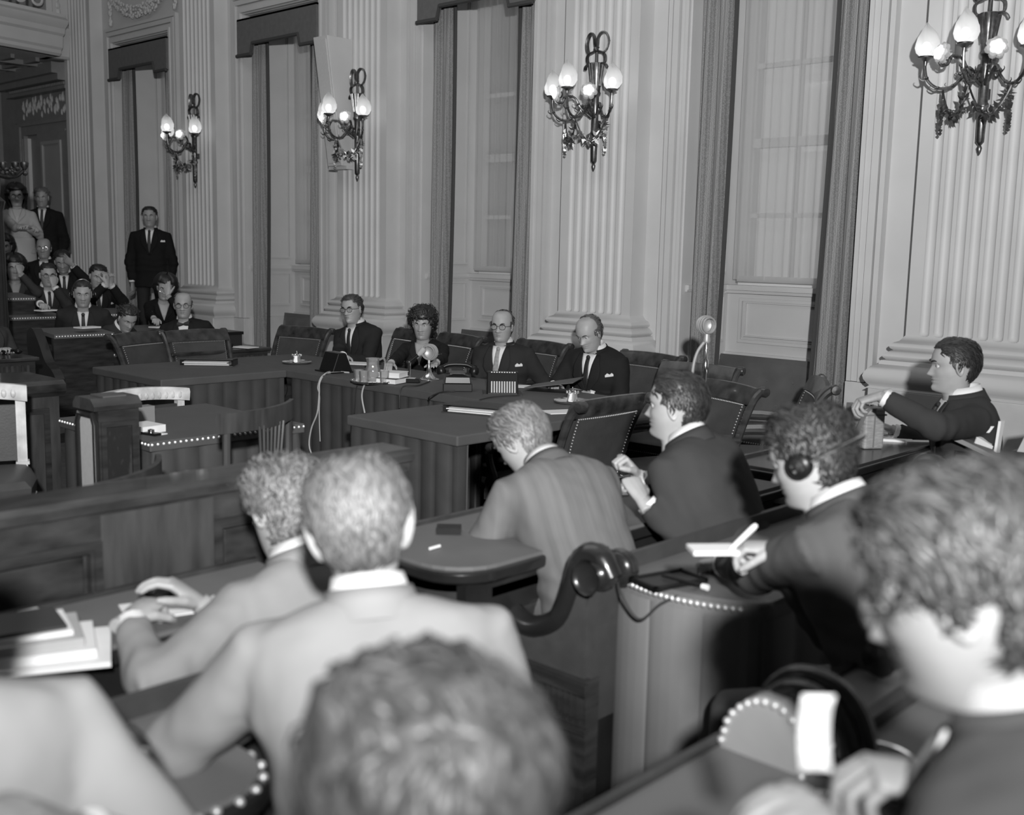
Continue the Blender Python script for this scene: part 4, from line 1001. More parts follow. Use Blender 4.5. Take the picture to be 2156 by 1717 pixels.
# the round ended, cloth hung desk of the second row
def hung_desk(label, x0, x1, y0, y1, bow, nail_n, each, grp):
    root = empty('hung_desk', ((x0+x1)/2, (y0+y1)/2, 0), label=label, cat='desk', group=grp); cx, cy = root.location.x, root.location.y
    X0, X1, Y0, Y1 = x0-cx, x1-cx, y0-cy, y1-cy
    curve = [(X0+(X1-X0)*t, Y0-bow*4*t*(1-t)) for t in np.linspace(0, 1, 15)]
    corner = [(X1+.06*math.sin(a), Y0+.06-.06*math.cos(a)) for a in np.linspace(0, PI/2, 5)]
    poly = curve+corner+[(X1+.06, Y1), (X0, Y1)]
    m = MB(); m.prism(poly, .735, .75); m.build('cloth_top', DESKTOP, root, smooth=False)
    m = MB(); m.prism([(x, y+.004) for x, y in poly], .69, .735); m.build('edge_band', CLOTHB, root, smooth=False)
    sk = skirt(curve+corner[1:]+[(X1+.06, Y1)], .70, .0, .17, .014); sk.build('skirt', CLOTHB, root, angle=80)
    sk = skirt([(X0, Y1), (X0, Y0)], .70, .0, .17, .014); sk.build('skirt', CLOTHB, root, angle=80)
    def at(t): t = min(1, max(0, t)); f = t*(len(curve)-1); i = min(len(curve)-2, int(f)); a, b = curve[i], curve[i+1]; return (a[0]+(b[0]-a[0])*(f-i), a[1]+(b[1]-a[1])*(f-i))
    nails(root, [(at(i/(nail_n-1))[0], at(i/(nail_n-1))[1]-.006, .727) for i in range(nail_n)], .0085, each=each)
    return root
CLOTHB = mat('grey_desk_cloth', .19, .8, var=.1, vscale=4)
hung_desk('round ended desk hung with grey cloth and edged with brass nails', -1.93, -1.50, 2.52, 3.95, .055, 24, True, None)
hung_desk('studded desk end beside the wall carrying papers and an open case', -1.85, -1.40, 4.80, 5.9, .03, 24, True, None)
# benches: seat, back, S-shaped arms
def bench(label, x, y0, y1, armr=True, arml=False, grp='members\' benches', light=False):
    """sitters face -X; x = face of the back"""
    root = empty('bench', (x, (y0+y1)/2, 0), label=label, cat='bench', group=grp); L = (y1-y0)/2
    m = MB(); m.box((-.42, -L, .38), (-.0, L, .46)); m.build('seat', LEATHER, root, smooth=False, bevel=.02)
    m = MB(); m.loft([[(-.02, y, .42), (-.0, y, .62), (.045, y, .80), (.065, y, .80), (.04, y, .6), (.03, y, .3)] for y in (-L, L)], 0, None, True); m.build('back', LEATHER, root, smooth=False, fix=True)
    m = MB(); m.box((-.40, -L, .0), (.02, L, .37)); m.build('plinth', WOODB, root, smooth=False)
    for s, on in ((-1, armr), (1, arml)):
        if not on: continue
        y = s*L; m = MB()
        S_ = bez([(.10, y, .76), (.055, y, .815), (-.01, y, .80), (-.045, y, .70), (-.09, y, .60), (-.18, y, .545), (-.26, y, .55), (-.335, y, .60), (-.37, y, .585), (-.375, y, .55)], 40)
        m.tube(S_, [.03]*3+[.034]*(len(S_)-6)+[.028]*3, 10, 0, None, True, 1.15); m.ball((.06, y, .765), (.05, .055, .05), 12, 8); m.ball((-.36, y, .57), (.034, .05, .034), 10, 6)
        for k in (-1, 1): m.lathe([(.001, .0), (.035, .0), (.045, .006), (.05, .014)], 16, 0, T(.06, y+k*.06, .765) @ RX(-k*PI/2))
        for yy in (.02, .035): m.tube([(.105*math.cos(a)*.5+.06, y+.06+yy, .765+.05*math.sin(a)) for a in np.linspace(0, 2*PI, 13)], .008, 6)
        m.build('scroll_arm', WOODB, root)
        m = MB(); m.box((-.40, y-.03, .0), (.04, y+.03, .44)); m.build('end_panel', WOOD, root, smooth=False)
        m = MB()
        for i in range(18): m.box((-.39+i*.0235, y+s*.03, .31), (-.39+i*.0235+.012, y+s*.04, .40))
        m.box((-.41, y+s*.028, .40), (.05, y+s*.05, .435)); m.box((-.41, y+s*.028, .28), (.05, y+s*.045, .30)); m.build('fluted_frieze', WOOD, root, smooth=False)
        m = MB(); m.loft([[(px_, y+dy, pz) for px_, pz in ((-.36, .44), (-.34, .57), (-.26, .53), (-.18, .525), (-.09, .575), (-.04, .68), (.0, .78), (.02, .44))] for dy in (-.015, .015)]); m.build('arm_leather', LEATHERL if light else LEATHER, root, smooth=False, fix=True)
    return root
bench('bench with black S-scroll arm behind the striped tweed jacket', -1.95, 2.40, 3.95)
bench('bench end with black scroll arm beside the studded wall desk', -1.90, 4.0, 4.62, False, True)
# the studded padded arm chair end in front of the close profile
def padded_arm(label, x, y, z0=.0):
    root = empty('padded_bench_end', (x, y, 0), label=label, cat='bench')
    out = [(X-x, Z) for X, Z in ((-1.13, .46), (-1.105, .56), (-1.083, .675), (-1.069, .719), (-1.051, .783), (-1.038, .826), (-1.009, .858), (-.975, .876), (-.935, .876), (-.905, .858), (-.889, .827), (-.88, .70), (-.88, .46))]
    m = MB(); m.loft([[(px_*(.97 if k else 1), dy, pz) for px_, pz in out] for k, dy in ((1, -.028), (0, -.022), (0, .022), (1, .028))], 0, None, True); m.build('leather_pad', LEATHERL, root, angle=30, fix=True)
    pts = []
    o3 = bez([(a, -.03, b) for a, b in out[:-1]], 90); tot = 0; last = None
    for p in o3:
        if last is None or (p-last).length > .0185: pts.append(p+Vector((0, -.001, -.01))); last = p
    nails(root, pts, .0075, each=True)
    m = MB()
    for rr, yy, th in ((.115, .02, .022), (.135, .05, .02), (.12, .08, .02)):
        m.tube([(.06+rr*math.cos(a)*.8, yy, .775+rr*math.sin(a)*1.0) for a in np.linspace(-.6, PI*.8, 18)], th, 10)
    m.build('scroll', WOODB, root)
    m = MB(); m.box((-.38, -.02, 0), (.08, .02, .42)); m.build('end_panel', WOOD, root, smooth=False)
    m = MB(); m.box((-.40, .05, .38), (-.0, 1.3, .46)); m.build('seat', LEATHER, root, smooth=False, bevel=.02)
    m = MB(); m.loft([[(-.0, yy, .42), (.02, yy, .62), (.06, yy, .78), (.09, yy, .78), (.08, yy, .3)] for yy in (.06, 1.3)], 0, None, True); m.build('back', LEATHER, root, smooth=False, fix=True)
    m = MB(); m.ball((-.02, .56, .80), (.04, .04, .04), 14, 8); m.lathe([(.001, 0), (.035, 0), (.04, .02), (.02, .03), (.001, .03)], 16, 0, T(-.02, .52, .80) @ RX(PI/2)); m.build('knob', WOODB, root)
    return root
padded_arm('padded leather bench end rimmed with brass nails, below the headphone wearer', -.97, 1.75)
bench('bench of the two men in light suits at the lower left', -1.22, -.9, 1.35, True, False)
bench('bench of the young man in close profile', -.12, .95, 2.0, True, False)
bench('front row bench behind the pale suited man at the barrier', -1.99, -.9, 1.55, False, False)
# ================================================================== chairs, sofas, cabinets
def armchair_proto():
    """leather armchair, sitter faces +Y; seat centre at the origin"""
    root = empty('leather_armchair', (0, 0, 0))
    W = .27
    def bk(z): t = (z-.42)/.5; return -.24-.05*t-.09*t*t
    m = MB(); m.grid([[(x*(.9+.1*(z-.45)/.4), bk(z)+.03*(1-(x/W)**2)*0+.02*((x/W)**2), z) for x in np.linspace(-W+.025, W-.025, 9)] for z in np.linspace(.36, .87, 8)])
    m.grid([[(x*(.9+.1*(z-.45)/.4), bk(z)-.035+.02*((x/W)**2), z) for x in np.linspace(-W+.025, W-.025, 9)][::-1] for z in np.linspace(.36, .87, 8)]); m.build('back_leather', LEATHER, root, angle=180)
    m = MB(); R_ = []
    for x in np.linspace(-W-.01, W+.01, 13):
        c = (x/W)**2; y0 = bk(.86)+.02*c; zt = .955-.008*c; zb = .865-.008*c
        R_.append([(x, y0+.012, zb), (x, y0-.015, zt-.03), (x, y0-.04, zt), (x, y0-.065, zt), (x, y0-.07, zt-.03), (x, y0-.045, zb)])
    m.loft(R_, 0, None, True); m.build('top_rail', WOODH, root, angle=50, fix=True)
    for s in (-1, 1):
        m = MB(); pth = bez([(s*(W-.02), -.22, .02), (s*(W-.02), -.235, .42), (s*(W-.0), bk(.65)+.01, .65), (s*(W+.01), bk(.86)+.0, .86), (s*(W+.012), bk(.93)-.03, .925)], 20)
        m.tube(pth, [.02]*5+[.022]*(len(pth)-5), 8); m.build('back_post', WOOD, root)
        m = MB(); m.lathe([(.001, -.03), (.024, -.028), (.03, -.018), (.03, .018), (.024, .028), (.001, .03)], 14, 0, T(s*(W+.015), bk(.93)-.045, .925) @ RY(PI/2)); m.build('scroll_ear', WOOD, root)
        m = MB(); pth = bez([(s*(W+.005), bk(.62)+.0, .66), (s*(W+.02), -.1, .67), (s*(W+.025), .08, .665), (s*(W+.02), .18, .63), (s*(W+.015), .19, .57), (s*(W-.0), .16, .46), (s*(W-.01), .19, .40)], 30)
        m.tube(pth, .021, 8); m.ball((s*(W+.022), .175, .64), (.03, .035, .03), 10, 6); m.build('arm', WOOD, root)
        m = MB(); m.loft([[(s*(W+.02)+dx, y, .69+.01*math.sin(PI*(y+.2)/.3)+dz) for dx, dz in ((-.025, -.01), (-.02, .012), (.02, .012), (.025, -.01))] for y in np.linspace(-.2, .1, 6)], 0, None, True); m.build('arm_pad', LEATHER, root, fix=True)
        m = MB(); m.lathe([(.016, 0), (.022, .03), (.016, .06), (.026, .28), (.03, .36), (.03, .42)], 10, 0, None, (s*(W-.03), .2, 0), True); m.build('leg', WOOD, root)
    m = MB(); m.loft([[(x*k, y*k+.0, z) for x, y in ((-W+.01, -.24), (W-.01, -.24), (W+.0, .23), (-W-.0, .23))] for z, k in ((.40, 1), (.45, 1.01), (.485, .97), (.5, .85))], 0, None, True); m.build('seat', LEATHER, root, angle=30, fix=True)
    m = MB(); m.box((-W, -.25, .35), (W, .24, .41)); m.build('seat_rail', WOOD, root, smooth=False)
    pts = []
    for yo in (.006, -.041):
        for x in np.linspace(-W+.035, W-.035, 34): pts.append((x*1.0, bk(.85)+yo+.02*(x/W)**2, .852))
        for s in (-1, 1):
            for z in np.linspace(.40, .84, 28): pts.append((s*(W-.034)*(.9+.1*(z-.45)/.4), bk(z)+yo+.016, z))
    pts += [(x, .237, .435) for x in np.linspace(-W+.02, W-.02, 36)]
    nails(root, pts, .004, matl=NAILD)
    return root
PROTO = armchair_proto(); first = [True]
def armchair(label, x, y, rz, grp='leather armchairs'):
    o = PROTO if first[0] else copy_tree(PROTO); first[0] = False
    o.location = (x, y, 0); o.rotation_euler = (0, 0, rz); tag(o, label, 'chair', grp); return o
def at_rail(px, py, z): p = onz(px, py, z); return p.x, p.y
x, y = at_rail(302, 702, .945); armchair('empty leather armchair drawn up at the far table wing, below the curly headed writer', x+.31, y+.113, -PI/2+.35)
x, y = at_rail(418, 697, .945); armchair('empty leather armchair at the far table wing, beneath the man in bow tie', x+.33, y-.016, -PI/2-.05)
x, y = at_rail(634, 692, .945); armchair('empty leather armchair at the far end of the head table, beyond the clasped hands', x+.02, y-.3, PI+.22)
armchair('leather armchair under the man with clasped hands', -7.42, 6.12, PI-.2)
armchair('leather armchair behind the speaking woman', -6.78, 6.1, PI-.15)
armchair('leather armchair behind the man with the pale tie', -5.92, 6.2, PI-.1)
armchair('leather armchair behind the man reading in black', -4.80, 6.12, PI-.12)
armchair('empty leather armchair seen from behind at the near table wing', -3.80, 4.36, PI/2)
armchair('empty leather armchair below the tall microphone, turned to the room', -4.05, 5.74, PI+.05)
armchair('empty leather armchair standing edge-on before the tufted sofa', -3.42, 5.75, PI/2+.62)
armchair('empty leather armchair half hidden by the profile man', -3.52, 5.02, PI*.9)
# tufted sofas in the window bays
def sofa_proto():
    root = empty('tufted_sofa', (0, 0, 0)); W = .66
    nx, nz = 41, 15; P = []
    for i in range(nz):
        v = i/(nz-1); row = []
        for j in range(nx):
            u = j/(nx-1); x = -W+2*W*u; z = .42+.47*v; fx, fz = u*6, v*2.6+.3
            d = 1
            for (bx, bz) in [(a+.5*(b % 2), b) for a in range(-1, 8) for b in range(0, 4)]:
                d = min(d, math.hypot((fx-bx), (fz-bz)*1.0)/.7)
            puff = .035*min(1, d)**.7; edge = min(1, (1-abs(2*u-1))*14, (1-v)*6)
            row.append((x, .20+.10*v-puff*max(.2, edge), z))
        P.append(row)
    m = MB(); m.grid([r[::-1] for r in P]); m.loft([[(-W, .21, .42), (W, .21, .42), (W, .30, .42), (-W, .30, .42)], [(-W+.0, .29, .90), (W-.0, .29, .90), (W, .38, .88), (-W, .38, .88)]], 0, None, True)
    m.build('back', VELVET, root, angle=60)
    for a in range(1, 6):
        for b in (1, 2):
            m = MB(); m.ball((-W+2*W*(a+.5*(b % 2))/6, .20+.1*(b-.3)/2.6-.004, .42+.47*(b-.3)/2.6), .012, 8, 5); m.build('button', VELVET, root)
    m = MB(); m.loft([[(-W, -.33+k, z), (W, -.33+k, z), (W, .25, z), (-W, .25, z)] for z, k in ((.33, 0), (.42, -.01), (.455, .01), (.465, .05))], 0, None, True); m.build('seat', VELVET, root, angle=50, fix=True)
    m = MB(); m.box((-W, -.31, .25), (W, .3, .335)); m.build('seat_rail', WOODB, root, smooth=False)
    nails(root, [(x, -.338, .345) for x in np.linspace(-W+.01, W-.01, 70)], .006)
    for x in (-W+.05, W-.05):
        for y in (-.26, .25): m = MB(); m.lathe([(.018, 0), (.028, .1), (.03, .26)], 10, 0, None, (x, y, 0), True); m.build('leg', WOODB, root)
    return root
sp = sofa_proto()
for k, (lab) in enumerate(('dark tufted sofa in the window bay near the microphone', 'dark tufted sofa in the bay behind the man with the pale tie', 'dark tufted sofa in the bay by the column loudspeaker')):
    o = sp if k == 0 else copy_tree(sp); oa, ob = OPEN[3-k]; o.location = ((oa+ob)/2+.06, 7.0+.12, 0); tag(o, lab, 'sofa', 'tufted sofas')
# --- rostrum cabinet with grille cloth
c = ond(200, 842, 4.6); zt = c.z
fx = ony(160, 838, c.y).x; fy = onx(291, 828, c.x).y
root = empty('rostrum_cabinet', (c.x, c.y, 0), label='narrow polished wooden cabinet with pale grille cloth in its rounded end', cat='cabinet')
wx, wy = c.x-fx, fy-c.y
m = MB(); m.box((-wx, .012, 0), (0, wy, zt-.05)); m.build('carcass', WOOD, root, smooth=False)
m = MB(); pr = [(-wx-.01, zt-.05), (-wx-.01, zt-.03), (-wx+.02, zt), (-.02, zt), (.012, zt-.03), (.012, zt-.05)]
m.loft([[(x, y, z) for x, z in pr] for y in (-.012, wy+.01)], 0, None, True); m.build('lid', WOODH, root, smooth=False, fix=True)
m = MB(); m.box((-wx+.03, .05, zt), (-.03, wy-.04, zt+.006)); m.build('lid_inlay', CLOTH, root, smooth=False)
m = MB(); m.box((-wx+.02, .004, .1), (-.02, .012, zt-.09)); m.build('grille_cloth', GREYCLOTH, root, smooth=False)
m = MB(); m.tube([(-wx+.008, .0, .02), (-wx+.008, .0, zt-.11), (-wx+.03, .0, zt-.07), (-.03, 0, zt-.07), (-.008, .0, zt-.11), (-.008, .0, .02)], .014, 8); m.build('rounded_frame', WOODB, root)
m = MB(); frame_ring_y(m, .02, wy-.015, .1, zt-.1, .022, .0, .01); m.build('side_moulding', WOOD, root, smooth=False)
m = MB(); m.box((.0, .045, .12), (.004, wy-.04, zt-.125)); m.build('veneer_panel', mat('figured_veneer', .04, .25, var=.35, vscale=5, stretch=(1, 3, 1.2), kind='wave', coat=.5), root, smooth=False)
# --- high panelled block at the far left
c = ond(130, 800, 6.1)
root = empty('inlaid_block', (c.x, c.y, 0), label='high dark wood bench end with moulded cap beside the painted armchair', cat='bench')
m = MB(); m.box((-.5, -1.0, 0), (0, -.02, c.z-.06)); m.build('body_board', WOODM, root, smooth=False)
m = MB(); m.loft([[(x, y, z) for x, z in ((-.53, c.z-.06), (-.53, c.z-.02), (-.5, c.z), (.0, c.z), (.03, c.z-.02), (.03, c.z-.06), (.0, c.z-.09), (-.5, c.z-.09))] for y in (-1.03, .01)], 0, None, True); m.build('cap', WOODH, root, smooth=False, fix=True)
for y0, y1 in ((-.95, -.55), (-.45, -.08)):
    m = MB(); frame_ring_y(m, y0, y1, .1, c.z-.15, .03, 0, .012); m.build('panel', WOOD, root, smooth=False)
# --- white painted armchairs
def painted_chair(label, px, py, D, rz, sc=1.0):
    p = ond(px, py, D); root = empty('painted_armchair', (p.x, p.y, .1 if D < 5.6 else 0), rz, label, 'chair', 'white painted armchairs'); zt = p.z-root.location.z
    W = .27
    for s in (-1, 1):
        m = MB(); m.box((s*W-.022, -.022, .42), (s*W+.022, .022, zt-.075)); m.box((s*W-.026, -.026, .40), (s*W+.026, .026, .47)); m.box((s*W-.03, -.03, .5), (s*W+.03, .03, .515))
        for k in (-.011, 0, .011): m.box((s*W+k-.002, -.026, .53), (s*W+k+.002, .026, zt-.09))
        m.build('back_post', WHITEP, root, smooth=False)
        m = MB(); m.lathe([(.02, 0), (.028, .2), (.03, .36), (.02, .38), (.03, .42)], 10, 0, None, (s*W, 0, 0), True); m.lathe([(.016, 0), (.028, .3), (.03, .38)], 10, 0, None, (s*W, .46, 0), True); m.build('leg', WHITEP, root)
    m = MB(); R_ = []
    for x in np.linspace(-W-.03, W+.03, 11): R_.append([(x, y+.04*((x/W)**2), zt+z+.015*(1-(x/W)**2)) for y, z in ((-.02, -.075), (.02, -.075), (.028, -.02), (.02, .0), (-.02, .0), (-.028, -.02))])
    m.loft(R_, 0, None, True); m.build('top_rail', WHITEP, root, fix=True)
    m = MB()
    for x in np.linspace(-W+.03, W-.03, 13): m.ball((x, .045*((x/W)**2)+.026, zt-.038), (.013, .01, .022), 6, 4); m.ball((x, .045*((x/W)**2)-.026, zt-.038), (.013, .01, .022), 6, 4)
    m.build('carved_flutes', WHITEP, root, kind='stuff')
    m = MB(); m.box((-W, -.012, .52), (W, .012, zt-.1)); m.build('back_cloth', LEATHER, root, smooth=False)
    m = MB(); m.loft([[(x*k, .23+(y)*k, z) for x, y in ((-.3, -.25), (.3, -.25), (.32, .0), (.29, .22), (.1, .27), (-.1, .27), (-.29, .22), (-.32, .0))] for z, k in ((.41, 1), (.47, 1.02), (.50, .93), (.51, .7))], 0, None, True); m.build('seat', LEATHER, root, fix=True)
    m = MB(); m.loft([[(x*k, .23+(y)*k, z) for x, y in ((-.3, -.25), (.3, -.25), (.32, .0), (.29, .22), (.1, .27), (-.1, .27), (-.29, .22), (-.32, .0))] for z, k in ((.375, 1.01), (.405, 1.01))], 0, None, True); m.build('seat_rail', WHITEP, root, fix=True)
    return root
painted_chair('white painted armchair with fluted post and dark seat, before the barrier', -92, 812, 5.15, -PI*.62)
painted_chair('white carved armchair back showing behind the grille cabinet', 290, 822, 6.5, -PI/2)
# --- plain wooden chairs
def wood_chair(name, label, px, py, D, rz, splat):
    p = ond(px, py, D); root = empty(name, (p.x, p.y, 0), rz, label, 'chair'); zt = p.z; W = .23
    m = MB(); R_ = []
    for x in np.linspace(-W-.04, W+.04, 13): c = -.07*(1-(x/(W+.04))**2); R_.append([(x, y+c, zt+z+(.0)) for y, z in ((-.012, -.085), (.012, -.085), (.016, -.03), (.01, .0), (-.012, .0))])
    m.loft(R_, 0, None, True); m.build('top_rail', WOODM, root, fix=True, angle=50)
    for s in (-1, 1):
        m = MB(); m.tube([(s*W, -.05, 0), (s*W, 0, .44), (s*(W+.0), -.01, zt-.04)], [.017, .02, .017], 8); m.build('back_post', WOODM, root)
        m = MB(); m.tube([(s*(W-.01), .40, 0), (s*(W-.01), .40, .43)], [.014, .02], 8); m.build('leg', WOODM, root)
    m = MB(); m.loft([[(x, y, z) for x, y in ((-W, -.02), (W, -.02), (W+.02, .42), (-W-.02, .42))] for z in (.42, .46)], 0, None, True); m.build('seat', LEATHER, root, smooth=False, bevel=.012, fix=True)
    if splat:
        for k in range(-3, 4):
            m = MB(); m.tube([(k*.022, -.055, .47), (k*.02, -.065, .62), (k*.03, -.075, zt-.07)], .007, 6); m.build('slat', WOODM, root)
        m = MB(); m.tube([(-W, -.02, .52), (0, -.065, .52), (W, -.02, .52)], .014, 8); m.build('crosspiece', WOODM, root)
    return root
wood_chair('splat_back_chair', 'wooden chair with fanned slats at the end of the studded clerk table', 541, 855, 4.75, PI*.62, True)
wood_chair('bent_rail_chair', 'wooden chair with bent top rail just beyond the barrier', 272, 985, 4.0, PI*.72, False)
# --- desks of the public seats
def public_desk(label, pl, pr_, D, h, grp='studded desks of the public seats', scroll=True):
    a, b = ond(*pl, D), ond(*pr_, D); L = (b-a).length; c = (a+b)/2; d = Vector((0, 1, 0)); L = max(.55, L*1.25)
    root = empty('public_desk', (c.x, c.y, c.z-h), label=label, cat='desk', group=grp)
    l = L/2
    m = MB(); m.loft([[(0, y, h), (-.42, y, h+.03), (-.42, y, h-.0), (0, y, h-.035)] for y in (-l, l)], 0, None, True); m.build('desk_top', DESKTOP, root, smooth=False, fix=True)
    m = MB(); m.box((-.06, -l, 0), (-.02, l, h-.035)); m.build('front_board', WOOD, root, smooth=False)
    nails(root, line_pts((.002, -l+.02, h-.016), (.002, l-.02, h-.016), int(L/.026)), .0075)
    if scroll:
        m = MB(); out = bez([(-.30, 0, h-.28), (-.33, 0, h-.02), (-.22, 0, h+.05), (-.10, 0, h-.06), (.02, 0, h-.22), (.16, 0, h-.30), (.22, 0, h-.38), (.14, 0, h-.46), (-.3, 0, h-.46)], 40)
        m.loft([[(p.x, -l-.06+dy, p.z) for p in out] for dy in (-.04, .04)], 0, None, True); m.build('side_scroll', LEATHERD, root, angle=40, fix=True)
    return root
LEATHERD = mat('glossy_dark_leather', .03, .22, coat=.3)
public_desk('studded public desk of the headphone wearing note taker', (152, 702), (205, 704), 9.75, .72)
public_desk('studded public desk of the man in spectacles and waistcoat', (55, 665), (105, 668), 11.0, .72)
public_desk('studded public desk of the bouffant woman', (-8, 627), (42, 627), 10.9, .72)
public_desk('studded public desk of the young man with clasped hands', (226, 660), (254, 661), 11.3, .72, scroll=False)
public_desk('studded public desk of the woman resting her cheek', (303, 697), (342, 698), 10.9, .72, scroll=False)
public_desk('studded public desk of the curly headed writer', (238, 742), (320, 742), 10.2, .70, scroll=False)
def plain_desk(label, corner, D, L, h=.74):
    c = ond(*corner, D); root = empty('side_desk', (c.x, c.y, 0), label=label, cat='desk')
    h = c.z
    m = MB(); m.box((-.5, -L, h-.03), (.02, .02, h)); m.build('desk_top', WOODH, root, smooth=False, bevel=.008)
    m = MB(); m.box((-.46, -L+.02, 0), (-.02, 0, h-.03)); m.build('carcass', WOOD, root, smooth=False)
    m = MB(); 
    for y in np.arange(-L+.05, -.03, .04): m.box((-.02, y, h-.2), (-.008, y+.02, h-.06))
    m.build('fluted_frieze', WOODM, root, smooth=False)
    return root
d1 = plain_desk('dark desk with fluted frieze below the far pilaster, beside the bow tied man', (566, 732), 9.7, .95)
d2 = plain_desk('dark desk with fluted frieze at the picture edge above the inlaid block', (76, 752), 8.4, 1.2)
c = ond(522, 700, 9.9); root = empty('black_box', (c.x-.13, c.y-.2, d1.location.z), label='plain black box standing on the fluted side desk', cat='box')
zb = ond(520, 730, 9.9).z; zt = ond(520, 699, 9.9).z
m = MB(); m.box((-.2, -.2, zb), (.13, .14, zt)); m.build('box_body', BLACKM, root, smooth=False, bevel=.004)
m = MB(); m.box((-.21, -.21, zt-.02), (.14, .15, zt+.006)); m.build('box_lid', BLACK, root, smooth=False, bevel=.003)
# floor standing post with bronze lamp bracket at the far left
c = ond(-20, 345, 9.0)
root = empty('lamp_post', (c.x, c.y, 0), label='dark wooden post with gilt bronze branch at the picture edge', cat='lamp')
m = MB(); m.lathe([(.12, 0), (.12, .3), (.09, .35), (.08, 1.9), (.1, 1.98), (.06, 2.02), (.075, c.z-.1), (.1, c.z), (.05, c.z+.04), (.03, c.z+.15)], 16); m.build('post', WOODB, root)
m = MB(); m.tube(bez([(0, 0, c.z-.06), (.1, .06, c.z-.1), (.2, .12, c.z-.1), (.26, .16, c.z-.05)], 16), [.02]*8+[.014]*9, 8)
for i in range(14): 
    t = random.random(); m.ball((.08+.2*t, .05+.12*t, c.z-.08+.05*random.random()), (.03, .02, .02), 6, 4)
for s in (.1, .2, .27): m.lathe([(.01, 0), (.03, .03), (.035, .06), (.02, .07)], 10, 0, T(s, s*.6, c.z-.05))
m.build('branch', GILTB, root)

m = MB(); m.box((-6.3, .6, 0), (-4.95, 2.45, .1)); m.build('floor_dais', CARPET, smooth=False, kind='structure')
